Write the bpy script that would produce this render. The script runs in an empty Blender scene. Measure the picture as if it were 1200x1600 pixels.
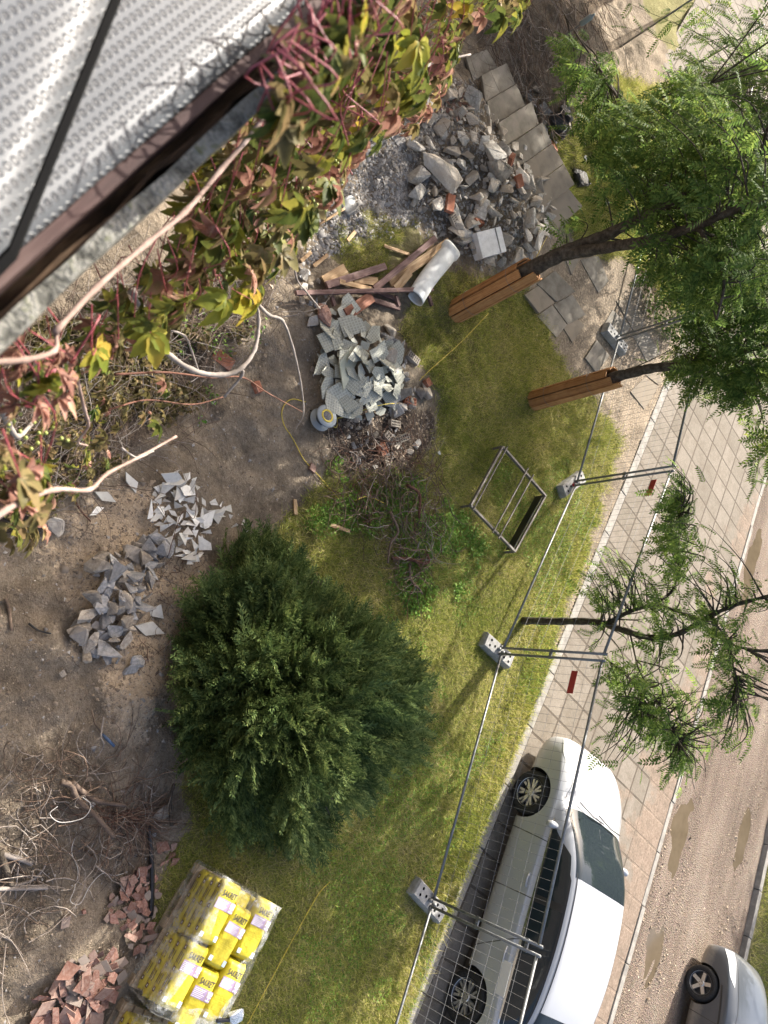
import bpy, bmesh, math, random
import numpy as np
from mathutils import Vector, Matrix

random.seed(7)
rng = np.random.default_rng(7)
R_ = math.radians
sc = bpy.context.scene
col = sc.collection

# ------------------------------------------------------------------ camera
# the photograph was taken with the phone turned a quarter turn, looking steeply down from a window
F_PX, NAD, H = 1150.0, (-350.0, 945.0), 7.9
_n = np.array([NAD[0] - 600, NAD[1] - 800, F_PX]); _n /= np.linalg.norm(_n)
_u = -_n
_y = np.array([0, 0, 1.0]) - _u * _u[2]; _y /= np.linalg.norm(_y)
RW = np.array([np.cross(_y, _u), _y, _u])          # camera (right, down, forward) -> world
cam = bpy.data.cameras.new('camera')
cam_o = bpy.data.objects.new('camera', cam); col.objects.link(cam_o)
_c = [RW @ np.array(v, float) for v in ((1, 0, 0), (0, -1, 0), (0, 0, -1))]
cam_o.matrix_world = Matrix(((_c[0][0], _c[1][0], _c[2][0], 0), (_c[0][1], _c[1][1], _c[2][1], 0),
                             (_c[0][2], _c[1][2], _c[2][2], H), (0, 0, 0, 1)))
cam.sensor_width = 36; cam.lens = F_PX / 1600 * 36
cam.clip_start = 0.05; cam.clip_end = 500
cam.dof.use_dof = True; cam.dof.focus_distance = 10.5; cam.dof.aperture_fstop = 7.0
sc.camera = cam_o

# ------------------------------------------------------------------ light
SUN_AZ, SUN_EL = R_(118.2), R_(31)                 # direction to the sun, from +X counter-clockwise
w = bpy.data.worlds.new('World'); sc.world = w; w.use_nodes = True
nt = w.node_tree
sky = nt.nodes.new('ShaderNodeTexSky'); sky.sky_type = 'NISHITA'; sky.sun_disc = False
sky.sun_elevation = SUN_EL; sky.sun_rotation = R_(90) - SUN_AZ
sky.air_density = 0.8; sky.dust_density = 5.0; sky.ozone_density = 0.4
bg = nt.nodes['Background']; nt.links.new(sky.outputs[0], bg.inputs[0]); bg.inputs[1].default_value = 0.15
sl = bpy.data.lights.new('sun', 'SUN'); sl.energy = 4.9; sl.angle = R_(0.53); sl.color = (1, 0.95, 0.87)
so = bpy.data.objects.new('sun', sl); col.objects.link(so)
so.rotation_euler = Vector((math.cos(SUN_AZ) * math.cos(SUN_EL), math.sin(SUN_AZ) * math.cos(SUN_EL), math.sin(SUN_EL))).to_track_quat('Z', 'Y').to_euler()
sc.view_settings.view_transform = 'Standard'; sc.view_settings.look = 'None'
sc.view_settings.exposure = 1.5; sc.view_settings.gamma = 1
sc.cycles.max_bounces = 6; sc.cycles.transparent_max_bounces = 12
sc.cycles.use_denoising = True

# ------------------------------------------------------------------ pixel -> place helpers
CP = np.array([0, 0, H])
TN = np.array([.733, .680, 0]); SN = np.array([-.680, .733, 0])   # away from the house / along the house
def ray(px, py): return RW @ np.array([px - 600.0, py - 800.0, F_PX])
def at(px, py, z=0.0):
    d = ray(px, py); return CP + d * ((z - H) / d[2])
def at_y(px, py, Y):
    d = ray(px, py); return CP + d * (Y / d[1])
def at_t(px, py, t):
    d = ray(px, py); return CP + d * (t / (d @ TN))
def at_d(px, py, dep): return CP + ray(px, py) / F_PX * dep
def TS(t, s, z=0.0): return TN * t + SN * s + np.array([0, 0, z])
def proj(P):
    d = (np.asarray(P, float) - CP) @ RW          # world -> camera
    k = np.where(d[..., 2] > 0.05, d[..., 2], 0.05)
    return d[..., 0] / k * F_PX + 600, d[..., 1] / k * F_PX + 800, d[..., 2]
def inpoly(px, py, poly):
    px = np.asarray(px, float); py = np.asarray(py, float)
    r = np.zeros(px.shape, bool); n = len(poly)
    for i in range(n):
        x0, y0 = poly[i]; x1, y1 = poly[(i + 1) % n]
        if y0 == y1: continue
        c = ((y0 > py) != (y1 > py)) & (px < (x1 - x0) * (py - y0) / (y1 - y0) + x0)
        r ^= c
    return r
def vnoise(x, y, seed=0.0):
    ix = np.floor(x); iy = np.floor(y); fx = x - ix; fy = y - iy
    fx = fx * fx * (3 - 2 * fx); fy = fy * fy * (3 - 2 * fy)
    def h(a, b):
        v = np.sin(a * 127.1 + b * 311.7 + seed * 74.7) * 43758.5453
        return v - np.floor(v)
    return (h(ix, iy) * (1 - fx) + h(ix + 1, iy) * fx) * (1 - fy) + (h(ix, iy + 1) * (1 - fx) + h(ix + 1, iy + 1) * fx) * fy
def fbm(x, y, seed=0.0, o=4):
    r = 0; a = .5
    for k in range(o):
        r = r + a * vnoise(x * 2 ** k, y * 2 ** k, seed + k); a *= .5
    return r
def samp(poly, n):
    xs = [p[0] for p in poly]; ys = [p[1] for p in poly]; out = []
    while len(out) < n:
        x = random.uniform(min(xs), max(xs)); y = random.uniform(min(ys), max(ys))
        if inpoly(np.array([x]), np.array([y]), poly)[0]: out.append((x, y))
    return out

# ------------------------------------------------------------------ zones of the ground (outlines seen in the photograph)
LAWN = [(640, 470), (622, 520), (690, 620), (676, 700), (640, 735), (560, 740), (500, 752), (420, 840), (340, 1000), (285, 1230), (300, 1290),
        (262, 1340), (235, 1420), (230, 1600), (230, 1800), (480, 1900), (640, 1605), (700, 1490), (802, 1225), (838, 1120), (880, 960), (915, 860),
        (935, 780), (970, 690), (930, 630), (880, 570), (850, 505), (815, 452), (800, 430), (740, 440), (715, 420), (660, 440)]
LAWN2 = [(500, 385), (560, 330), (640, 335), (690, 395), (650, 440), (560, 450)]
LAWN3 = [(770, 150), (812, 170), (860, 250), (880, 325), (905, 385), (965, 400), (1010, 420), (1030, 470), (1100, 500), (1150, 420), (1120, 230),
         (1040, 140), (960, 120), (900, 170), (840, 190)]
WEEDS = [(500, 752), (520, 720), (610, 735), (700, 760), (760, 850), (700, 960), (640, 960), (560, 830), (470, 830)]
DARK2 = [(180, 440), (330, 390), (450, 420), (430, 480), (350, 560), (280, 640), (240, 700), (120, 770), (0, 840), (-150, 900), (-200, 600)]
DARK = [(500, 640), (560, 610), (680, 640), (690, 700), (640, 770), (660, 860), (620, 900), (560, 800), (510, 700)]
SAND = [(40, 850), (150, 760), (240, 750), (330, 860), (330, 960), (260, 1090), (215, 1190), (160, 1130), (150, 1040), (80, 900)]
SAND2 = [(830, 440), (905, 400), (1000, 480), (1060, 560), (1000, 690), (960, 760), (935, 800), (970, 690), (910, 600), (850, 500)]
GRAV = [(470, 420), (500, 330), (560, 230), (650, 170), (700, 180), (650, 340), (560, 380)]
BANK = [(740, 100), (760, 0), (900, -40), (960, 0), (960, 140), (870, 190), (830, 250), (800, 190)]

def G2(P, px, py, rx, ry, h, rot=0.0):
    c = at(px, py); dx = P[0] - c[0]; dy = P[1] - c[1]
    ca, sa = math.cos(rot), math.sin(rot)
    u = (dx * ca + dy * sa) / rx; v = (-dx * sa + dy * ca) / ry
    return h * np.exp(-(u * u + v * v))
def gh(x, y):
    x = np.asarray(x, float); y = np.asarray(y, float); P = (x, y)
    t = x * TN[0] + y * TN[1]
    z = G2(P, 752, 270, 1.5, 1.1, .42, .9) + G2(P, 780, 350, .8, .8, .22) + G2(P, 610, 270, 1.6, 1.1, .16)
    z = z + G2(P, 188, 930, .5, .42, .16) + G2(P, 292, 810, .5, .4, .12) + G2(P, 560, 575, .62, .5, .22) + G2(P, 640, 580, .45, .5, .14)
    z = z + G2(P, 870, 70, 2.2, 1.4, .75, .5) + G2(P, 850, 175, .7, .7, .3) + G2(P, 640, 800, .8, .6, .12)
    z = z + G2(P, 130, 1510, .5, .6, .1) + G2(P, 150, 1270, .6, .6, .12) + G2(P, 190, 1090, .45, .35, .20) + G2(P, 60, 1010, .35, .3, .12)
    yard = np.clip((3.6 - np.abs(t - 1.6)) / 1.2, 0, 1)
    z = z + yard * (fbm(x * 1.1 + 5, y * 1.1, 3) - .47) * .34 + yard * (fbm(x * 4, y * 4, 8, 4) - .45) * .15
    z = z + (fbm(x * .7, y * .7, 12) - .47) * .06
    z = z + 0.02 * (fbm(x * 9, y * 9, 4, 2) - .4)
    k = np.clip((t - 8.1) / .6, 0, 1); z = z * (1 - k)
    return np.where(t > 8.74, -.2, z)
def atg(px, py, dz=0.0):
    z = 0.0
    for _ in range(4):
        P = at(px, py, z + dz); z = float(gh(P[0], P[1]))
    P[2] = z + dz
    return P

# ------------------------------------------------------------------ materials
MATS = {}
def newmat(name):
    m = bpy.data.materials.new(name); m.use_nodes = True
    b = m.node_tree.nodes['Principled BSDF']; MATS[name] = m
    return m, m.node_tree.nodes, m.node_tree.links, b
def rgba(c): return (c[0], c[1], c[2], 1)
def ramp(N, L, fac, stops):
    r = N.new('ShaderNodeValToRGB'); e = r.color_ramp.elements
    while len(e) < len(stops): e.new(.5)
    for i, (p, c) in enumerate(stops): e[i].position = p; e[i].color = rgba(c)
    L.new(fac, r.inputs[0]); return r.outputs[0]
def noise_n(N, L, vec, scale, detail=6, rough=.6):
    n = N.new('ShaderNodeTexNoise'); n.inputs['Scale'].default_value = scale; n.inputs['Detail'].default_value = detail
    n.inputs['Roughness'].default_value = rough
    if vec is not None: L.new(vec, n.inputs['Vector'])
    return n.outputs['Fac']
def mixc(N, L, f, a, b, mode='MIX'):
    m = N.new('ShaderNodeMix'); m.data_type = 'RGBA'; m.blend_type = mode
    if isinstance(f, (int, float)): m.inputs[0].default_value = f
    else: L.new(f, m.inputs[0])
    for i, v in ((6, a), (7, b)):
        if isinstance(v, tuple): m.inputs[i].default_value = rgba(v)
        else: L.new(v, m.inputs[i])
    return m.outputs[2]
def math_n(N, L, op, a, b=None, c=None):
    m = N.new('ShaderNodeMath'); m.operation = op
    for i, v in enumerate((a, b, c)):
        if v is None: continue
        if isinstance(v, (int, float)): m.inputs[i].default_value = v
        else: L.new(v, m.inputs[i])
    return m.outputs[0]
def bump(N, L, b, h, strength=.5, dist=.01):
    n = N.new('ShaderNodeBump'); n.inputs['Strength'].default_value = strength; n.inputs['Distance'].default_value = dist
    L.new(h, n.inputs['Height']); L.new(n.outputs[0], b.inputs['Normal'])
def simple(name, stops, scale=12, rough=.8, bs=.4, bd=.01, metal=0.0, spec=.3, vary=.0, fine=90, coat=0, dust=None):
    """noise coloured surface; vary = brightness spread from object to object"""
    m, N, L, b = newmat(name)
    tc = N.new('ShaderNodeTexCoord'); v = tc.outputs['Object']
    f = noise_n(N, L, v, scale); c = ramp(N, L, f, stops)
    f2 = noise_n(N, L, v, fine, 3)
    c = mixc(N, L, .35, c, ramp(N, L, f2, [(.3, (.25,) * 3), (.7, (.75,) * 3)]), 'SOFT_LIGHT')
    if vary:
        oi = N.new('ShaderNodeObjectInfo')
        hs = N.new('ShaderNodeHueSaturation'); L.new(c, hs.inputs['Color'])
        L.new(math_n(N, L, 'MULTIPLY_ADD', oi.outputs['Random'], vary, 1 - vary * .5), hs.inputs['Value']); c = hs.outputs[0]
        if dust:
            q = math_n(N, L, 'FRACT', math_n(N, L, 'MULTIPLY', oi.outputs['Random'], 7.3)); q = math_n(N, L, 'ADD', q, math_n(N, L, 'MULTIPLY_ADD', noise_n(N, L, v, 4, 5), 1.6, -.9))
            c = mixc(N, L, ramp(N, L, q, [(.25, (0, 0, 0)), (.9, (.8,) * 3)]), c, dust)
    L.new(c, b.inputs['Base Color']); b.inputs['Roughness'].default_value = rough; b.inputs['Metallic'].default_value = metal
    b.inputs['Specular IOR Level'].default_value = spec; b.inputs['Coat Weight'].default_value = coat
    if bs: bump(N, L, b, math_n(N, L, 'ADD', f, math_n(N, L, 'MULTIPLY', f2, .4)), bs, bd)
    return m
def plain(name, c, rough=.5, metal=0, spec=.5, coat=0):
    m, N, L, b = newmat(name); b.inputs['Base Color'].default_value = rgba(c); b.inputs['Roughness'].default_value = rough
    b.inputs['Metallic'].default_value = metal; b.inputs['Specular IOR Level'].default_value = spec; b.inputs['Coat Weight'].default_value = coat
    f = noise_n(N, L, N.new('ShaderNodeTexCoord').outputs['Object'], 14)
    L.new(math_n(N, L, 'MULTIPLY_ADD', f, .25, rough - .12), b.inputs['Roughness'])
    return m
def leafmat(name, stops, trans=.35, rough=.62, big=1.2, spec=.14, vein=False):
    m, N, L, b = newmat(name)
    g = N.new('ShaderNodeNewGeometry'); f = noise_n(N, L, g.outputs['Position'], big, 3)
    k = math_n(N, L, 'MULTIPLY_ADD', g.outputs['Random Per Island'], .55, math_n(N, L, 'MULTIPLY_ADD', f, .8, -.18))
    if vein: k = math_n(N, L, 'ADD', k, math_n(N, L, 'MULTIPLY_ADD', noise_n(N, L, g.outputs['Position'], 25, 4), .7, -.35))
    c = ramp(N, L, k, stops); L.new(c, b.inputs['Base Color']); b.inputs['Roughness'].default_value = rough
    b.inputs['Specular IOR Level'].default_value = spec
    t = N.new('ShaderNodeBsdfTranslucent'); L.new(c, t.inputs[0])
    mx = N.new('ShaderNodeMixShader'); mx.inputs[0].default_value = trans
    L.new(b.outputs[0], mx.inputs[1]); L.new(t.outputs[0], mx.inputs[2]); L.new(mx.outputs[0], N['Material Output'].inputs[0])
    return m

def ground_mat():
    m, N, L, b = newmat('yard_earth')
    g = N.new('ShaderNodeNewGeometry'); P = g.outputs['Position']
    at_ = N.new('ShaderNodeVertexColor'); at_.layer_name = 'zone'
    sp = N.new('ShaderNodeSeparateColor'); L.new(at_.outputs[0], sp.inputs[0])
    n1 = noise_n(N, L, P, 2.2, 8, .65); n2 = noise_n(N, L, P, 22, 6, .7); n3 = noise_n(N, L, P, 90, 3)
    dirt = ramp(N, L, n1, [(.28, (.125, .10, .074)), (.5, (.23, .188, .140)), (.72, (.35, .285, .21))])
    dirt = mixc(N, L, .55, dirt, ramp(N, L, n2, [(.3, (.22,) * 3), (.7, (.78,) * 3)]), 'SOFT_LIGHT')
    sand = ramp(N, L, n2, [(.3, (.34, .26, .175)), (.7, (.54, .43, .31))])
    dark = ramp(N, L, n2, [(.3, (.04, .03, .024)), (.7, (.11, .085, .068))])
    soil = ramp(N, L, n1, [(.3, (.13, .125, .05)), (.7, (.25, .225, .105))])
    def msk(o): return ramp(N, L, math_n(N, L, 'ADD', o, math_n(N, L, 'MULTIPLY_ADD', n2, .9, -.45)), [(.38, (0, 0, 0)), (.62, (1, 1, 1))])
    c = mixc(N, L, msk(sp.outputs[1]), dirt, sand)
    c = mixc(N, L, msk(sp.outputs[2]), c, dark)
    c = mixc(N, L, msk(sp.outputs[0]), c, soil)
    c = mixc(N, L, .4, c, ramp(N, L, n3, [(.3, (.2,) * 3), (.7, (.8,) * 3)]), 'SOFT_LIGHT')
    L.new(c, b.inputs['Base Color']); b.inputs['Roughness'].default_value = .95; b.inputs['Specular IOR Level'].default_value = .1
    bump(N, L, b, math_n(N, L, 'ADD', n2, math_n(N, L, 'MULTIPLY', n3, .35)), .9, .05)
    return m
def road_mat(name, c0, c1, c2):
    m, N, L, b = newmat(name)
    v = N.new('ShaderNodeTexCoord').outputs['Object']
    mp = N.new('ShaderNodeMapping'); mp.inputs['Scale'].default_value = (1, .22, 1); L.new(v, mp.inputs[0])
    n1 = noise_n(N, L, mp.outputs[0], 1.6, 8, .6); n2 = noise_n(N, L, v, 30, 5, .7)
    vo = N.new('ShaderNodeTexVoronoi'); vo.inputs['Scale'].default_value = 45; L.new(v, vo.inputs['Vector'])
    c = ramp(N, L, n1, [(.3, c0), (.5, c1), (.7, c2)])
    c = mixc(N, L, .5, c, ramp(N, L, n2, [(.3, (.2,) * 3), (.7, (.8,) * 3)]), 'SOFT_LIGHT')
    c = mixc(N, L, .08, c, vo.outputs['Color'], 'SOFT_LIGHT')
    L.new(c, b.inputs['Base Color']); b.inputs['Roughness'].default_value = .9; b.inputs['Specular IOR Level'].default_value = .15
    bump(N, L, b, math_n(N, L, 'ADD', n2, vo.outputs['Distance']), .8, .02)
    return m
def slab_mat():
    """square concrete slabs with dirty open joints, sand spilling over them from the road side"""
    m, N, L, b = newmat('pavement_slabs')
    v = N.new('ShaderNodeTexCoord').outputs['Object']
    br = N.new('ShaderNodeTexBrick'); L.new(v, br.inputs[0]); br.offset = 0; br.squash = 1
    br.inputs['Scale'].default_value = 1; br.inputs['Brick Width'].default_value = .5; br.inputs['Row Height'].default_value = .5
    br.inputs['Mortar Size'].default_value = .022; br.inputs['Mortar Smooth'].default_value = .25
    br.inputs['Color1'].default_value = (.185, .162, .134, 1); br.inputs['Color2'].default_value = (.142, .124, .10, 1); br.inputs['Mortar'].default_value = (.085, .070, .055, 1)
    n1 = noise_n(N, L, v, 1.1, 7, .62); n2 = noise_n(N, L, v, 28, 5, .7)
    sx = N.new('ShaderNodeSeparateXYZ'); L.new(v, sx.inputs[0])
    k = math_n(N, L, 'MULTIPLY_ADD', sx.outputs[0], .34, -3.85)
    k = math_n(N, L, 'ADD', k, math_n(N, L, 'MULTIPLY_ADD', n1, 2.4, -1.2))
    k = math_n(N, L, 'ADD', k, math_n(N, L, 'MULTIPLY_ADD', sx.outputs[1], -.055, .42))
    sandm = ramp(N, L, k, [(.42, (0, 0, 0)), (.62, (1, 1, 1))])
    c = mixc(N, L, sandm, br.outputs[0], ramp(N, L, n2, [(.3, (.15, .112, .085)), (.7, (.23, .18, .14))]))
    c = mixc(N, L, .45, c, ramp(N, L, n2, [(.3, (.25,) * 3), (.7, (.75,) * 3)]), 'SOFT_LIGHT')
    n4 = noise_n(N, L, v, 4.5, 7, .7); c = mixc(N, L, ramp(N, L, n4, [(.46, (0, 0, 0)), (.70, (.7,) * 3)]), c, (.115, .095, .072))
    L.new(c, b.inputs['Base Color']); b.inputs['Roughness'].default_value = .9; b.inputs['Specular IOR Level'].default_value = .15
    bump(N, L, b, math_n(N, L, 'ADD', math_n(N, L, 'MULTIPLY', br.outputs[1], -1), math_n(N, L, 'MULTIPLY', n2, .3)), .6, .02)
    return m

concrete = simple('broken_concrete', [(.3, (.32, .295, .26)), (.5, (.47, .44, .395)), (.7, (.60, .57, .52))], 9, .9, .7, .02, vary=.6, spec=.12, dust=(.36, .30, .235))
old_slab = simple('old_concrete_slab', [(.28, (.11, .096, .075)), (.48, (.19, .172, .142)), (.72, (.27, .245, .21))], 4, .9, .5, .01, vary=.35, spec=.1, dust=(.20, .165, .125))
tan_stone = simple('tan_stone', [(.3, (.20, .17, .14)), (.5, (.33, .29, .24)), (.7, (.44, .38, .31))], 6, .9, .6, .02, vary=.6, spec=.15)
dark_stone = simple('grey_blue_stone', [(.3, (.15, .15, .15)), (.5, (.26, .26, .26)), (.7, (.40, .39, .38))], 6, .85, .5, .015, vary=.6, spec=.2, dust=(.24, .215, .19))
brick_red = simple('orange_brick', [(.3, (.22, .085, .05)), (.55, (.35, .155, .10)), (.75, (.44, .32, .26))], 9, .9, .5, .01, vary=.4, spec=.1)
terracotta = simple('terracotta_tile', [(.3, (.16, .075, .053)), (.5, (.25, .135, .105)), (.72, (.33, .23, .19))], 7, .85, .3, .006, vary=.6, spec=.2)
_n, _l = terracotta.node_tree.nodes, terracotta.node_tree.links; _b = _n['Principled BSDF']; _s = _b.inputs['Base Color'].links[0].from_socket
_oi = _n.new('ShaderNodeObjectInfo'); _f = math_n(_n, _l, 'FRACT', math_n(_n, _l, 'MULTIPLY', _oi.outputs['Random'], 7.3))
_l.new(mixc(_n, _l, ramp(_n, _l, _f, [(.35, (0, 0, 0)), (.9, (.85,) * 3)]), _s, (.26, .225, .19)), _b.inputs['Base Color'])
ceramic = simple('white_tile', [(.3, (.50, .49, .45)), (.5, (.64, .625, .58)), (.7, (.74, .72, .67))], 4, .7, .2, .004, vary=.5, spec=.25, dust=(.40, .37, .315))
def waffle_mat():
    m, N, L, b = newmat('waffle_tile_back')
    v = N.new('ShaderNodeTexCoord').outputs['Object']; s = N.new('ShaderNodeSeparateXYZ'); L.new(v, s.inputs[0])
    def cell(o): return math_n(N, L, 'PINGPONG', math_n(N, L, 'MULTIPLY', o, 9), .5)
    d = math_n(N, L, 'MINIMUM', cell(s.outputs[0]), cell(s.outputs[1]))
    k = ramp(N, L, d, [(.10, (1, 1, 1)), (.22, (0, 0, 0))])
    oi = N.new('ShaderNodeObjectInfo')
    base = mixc(N, L, oi.outputs['Random'], (.36, .36, .30), (.52, .515, .44))
    c = mixc(N, L, k, mixc(N, L, .30, base, (.08, .09, .08)), base)
    n = noise_n(N, L, v, 9); c = mixc(N, L, .5, c, ramp(N, L, n, [(.3, (.3,) * 3), (.7, (.7,) * 3)]), 'SOFT_LIGHT')
    L.new(c, b.inputs['Base Color']); b.inputs['Roughness'].default_value = .8; b.inputs['Specular IOR Level'].default_value = .2
    bump(N, L, b, k, .5, .006); return m
waffle = waffle_mat()
def wood_mat(name, stops, scale=(3, 40, 40), rough=.75, bs=.4):
    m, N, L, b = newmat(name)
    v = N.new('ShaderNodeTexCoord').outputs['Object']; mp = N.new('ShaderNodeMapping'); mp.inputs['Scale'].default_value = scale; L.new(v, mp.inputs[0])
    oi = N.new('ShaderNodeObjectInfo'); L.new(math_n(N, L, 'MULTIPLY', oi.outputs['Random'], 30), mp.inputs['Location'])
    f = noise_n(N, L, mp.outputs[0], 1, 7, .62); c = ramp(N, L, f, stops)
    sp = noise_n(N, L, v, 7, 3); c = mixc(N, L, .5, c, ramp(N, L, sp, [(.3, (.3,) * 3), (.7, (.7,) * 3)]), 'SOFT_LIGHT')
    hs = N.new('ShaderNodeHueSaturation'); L.new(c, hs.inputs['Color']); L.new(math_n(N, L, 'MULTIPLY_ADD', oi.outputs['Random'], .4, .8), hs.inputs['Value'])
    L.new(hs.outputs[0], b.inputs['Base Color']); b.inputs['Roughness'].default_value = rough; b.inputs['Specular IOR Level'].default_value = .2
    bump(N, L, b, f, bs, .006); return m
orange_wood = wood_mat('orange_board', [(.28, (.15, .062, .024)), (.42, (.31, .145, .055)), (.55, (.40, .205, .085)), (.66, (.28, .13, .05)), (.78, (.47, .27, .125))], (46, 46, 1.9))
purple_wood = wood_mat('painted_timber', [(.3, (.10, .055, .047)), (.55, (.17, .105, .092)), (.75, (.25, .19, .165))])
raw_wood = wood_mat('raw_timber', [(.3, (.27, .16, .085)), (.55, (.44, .30, .17)), (.75, (.56, .42, .27))])
brown_wood = wood_mat('brown_ledge_board', [(.3, (.018, .010, .009)), (.5, (.042, .023, .020)), (.75, (.10, .07, .062))], (40, 3, 40))
rot_wood = wood_mat('rotten_board', [(.34, (.008, .006, .004)), (.5, (.035, .021, .012)), (.62, (.10, .066, .04)), (.72, (.035, .036, .015))], (60, 8, 60), .95, 1.0)
pallet_wood = wood_mat('pallet_timber', [(.3, (.26, .19, .12)), (.55, (.40, .31, .21)), (.75, (.50, .41, .30))])
grey_board = simple('mossy_grey_board', [(.34, (.035, .034, .028)), (.46, (.11, .108, .092)), (.58, (.20, .195, .17)), (.70, (.07, .075, .035))], 60, .95, .9, .01, fine=240)
bark = simple('tree_bark', [(.3, (.03, .024, .018)), (.5, (.075, .06, .045)), (.68, (.13, .11, .085)), (.8, (.09, .11, .05))], 16, .95, 1.0, .03)
bark2 = simple('slim_tree_bark', [(.3, (.025, .02, .016)), (.5, (.055, .045, .033)), (.7, (.10, .10, .05))], 16, .95, .9, .02)
twig = simple('brown_twig', [(.3, (.055, .04, .03)), (.55, (.14, .10, .075)), (.75, (.25, .19, .14))], 8, .9, .2, .004)
twig_pale = simple('pale_twig', [(.3, (.13, .11, .095)), (.55, (.24, .21, .185)), (.75, (.36, .32, .285))], 8, .85, .3, .004)
twig_red = simple('rusty_twig', [(.3, (.055, .024, .016)), (.55, (.12, .055, .036)), (.75, (.20, .115, .08))], 8, .9, .2, .004)
root_pale = simple('pale_root', [(.3, (.19, .155, .125)), (.55, (.33, .28, .235)), (.75, (.47, .42, .36))], 8, .9, .3, .004)
dry_brown = simple('dry_brown_twig', [(.3, (.11, .07, .05)), (.55, (.22, .15, .105)), (.75, (.34, .25, .18))], 8, .9, .2, .004)
vine_wood = simple('vine_stem', [(.3, (.15, .10, .08)), (.55, (.25, .175, .145)), (.75, (.33, .26, .22))], 20, .8, .5, .004)
red_stalk = plain('red_leaf_stalk', (.22, .04, .05), .5)
galv = simple('galvanised_steel', [(.3, (.13, .135, .135)), (.6, (.19, .195, .195)), (.8, (.25, .255, .25))], 14, .5, .1, .002, metal=.35, spec=.4)
foot_conc = simple('fence_foot_concrete', [(.3, (.20, .195, .185)), (.6, (.30, .295, .28)), (.8, (.36, .35, .34))], 12, .9, .5, .008, vary=.2)
black = plain('black_plastic', (.015, .015, .016), .45)
hole = plain('dark_hole', (.006, .006, .006), .95, 0, .05)
rubber = simple('tyre_rubber', [(.3, (.012, .012, .012)), (.7, (.03, .03, .03))], 30, .8, .2, .003)
steel_dark = simple('rusty_steel_angle', [(.3, (.10, .088, .078)), (.6, (.18, .165, .15)), (.8, (.25, .23, .205))], 20, .6, .3, .003, metal=.3)
red_plate = plain('red_plate', (.36, .035, .03), .5); white_plate = plain('white_plate', (.62, .61, .57), .5)
yellow_cord = plain('yellow_cable', (.62, .47, .06), .5)
foam = simple('white_foam', [(.3, (.56, .57, .58)), (.7, (.74, .75, .76))], 10, .9, .5, .01)
plaster = simple('house_plaster', [(.3, (.22, .19, .16)), (.7, (.36, .32, .27))], 6, .95, .4, .01)
grass_m = leafmat('grass_blades', [(.20, (.125, .175, .030)), (.40, (.29, .325, .060)), (.60, (.44, .415, .115)), (.85, (.62, .53, .28))], .42, .6, .9)
weed_m = leafmat('weed_leaves', [(.25, (.075, .17, .022)), (.55, (.17, .31, .05)), (.85, (.30, .40, .085))], .35, .5, 1.2)
tree_leaf = leafmat('tree_leaflets', [(.2, (.056, .10, .024)), (.5, (.115, .185, .042)), (.75, (.205, .27, .062)), (.95, (.35, .37, .08))], .5, .62, .7)
slim_leaf = leafmat('slim_tree_leaflets', [(.2, (.070, .125, .026)), (.5, (.14, .225, .044)), (.8, (.25, .34, .07))], .5, .62, .9)
jun_m = leafmat('juniper_sprays', [(.2, (.052, .090, .030)), (.45, (.108, .160, .052)), (.7, (.20, .26, .085)), (.92, (.36, .39, .13))], .28, .6, 1.6)
vine_green = leafmat('vine_leaf_green', [(.2, (.034, .055, .014)), (.5, (.095, .112, .028)), (.75, (.19, .185, .034)), (.95, (.30, .24, .06))], .42, .5, 3, vein=True)
vine_pink = leafmat('vine_leaf_pink', [(.2, (.13, .06, .045)), (.45, (.30, .15, .115)), (.65, (.40, .24, .18)), (.8, (.26, .20, .09)), (.95, (.16, .14, .04))], .35, .5, 3, vein=True)
vine_olive = leafmat('vine_leaf_olive', [(.2, (.06, .05, .02)), (.5, (.13, .115, .045)), (.8, (.24, .17, .085))], .38, .5, 3, vein=True)
vine_yellow = leafmat('vine_leaf_yellow', [(.2, (.13, .16, .025)), (.5, (.29, .28, .04)), (.8, (.38, .27, .05))], .45, .5, 3, vein=True)

# ------------------------------------------------------------------ mesh helpers
def npmesh(name, V, F, mats, smooth=False, mi=None):
    V = np.asarray(V, np.float32); F = np.asarray(F, np.int32); k = F.shape[1]
    me = bpy.data.meshes.new(name); me.vertices.add(len(V)); me.vertices.foreach_set('co', V.ravel())
    me.loops.add(F.size); me.loops.foreach_set('vertex_index', F.ravel())
    me.polygons.add(len(F)); me.polygons.foreach_set('loop_start', np.arange(0, F.size, k, dtype=np.int32))
    me.polygons.foreach_set('loop_total', np.full(len(F), k, np.int32))
    if mi is not None: me.polygons.foreach_set('material_index', np.asarray(mi, np.int32))
    if smooth: me.polygons.foreach_set('use_smooth', np.ones(len(F), bool))
    for m in (mats if isinstance(mats, (list, tuple)) else [mats]): me.materials.append(m)
    me.update(calc_edges=True); me.validate()
    return me
def link(name, me, parent=None, loc=None, rot=None, scale=None):
    o = bpy.data.objects.new(name, me); col.objects.link(o)
    if parent is not None: o.parent = parent
    if loc is not None: o.location = [float(v) for v in loc]
    if rot is not None: o.rotation_euler = rot
    if scale is not None: o.scale = scale
    return o
def tag(o, label, cat, group=None):
    o['label'] = label; o['category'] = cat
    if group: o['group'] = group
    if 'kind' not in o: o['kind'] = 'thing'
    return o
def thing(name, label, cat, loc=(0, 0, 0), rz=0.0, group=None):
    o = link(name, None, None, loc, (0, 0, rz)); o.empty_display_size = .1
    return tag(o, label, cat, group)
def structure(o): o['kind'] = 'structure'; return o
def stuff(o): o['kind'] = 'stuff'; return o
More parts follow.
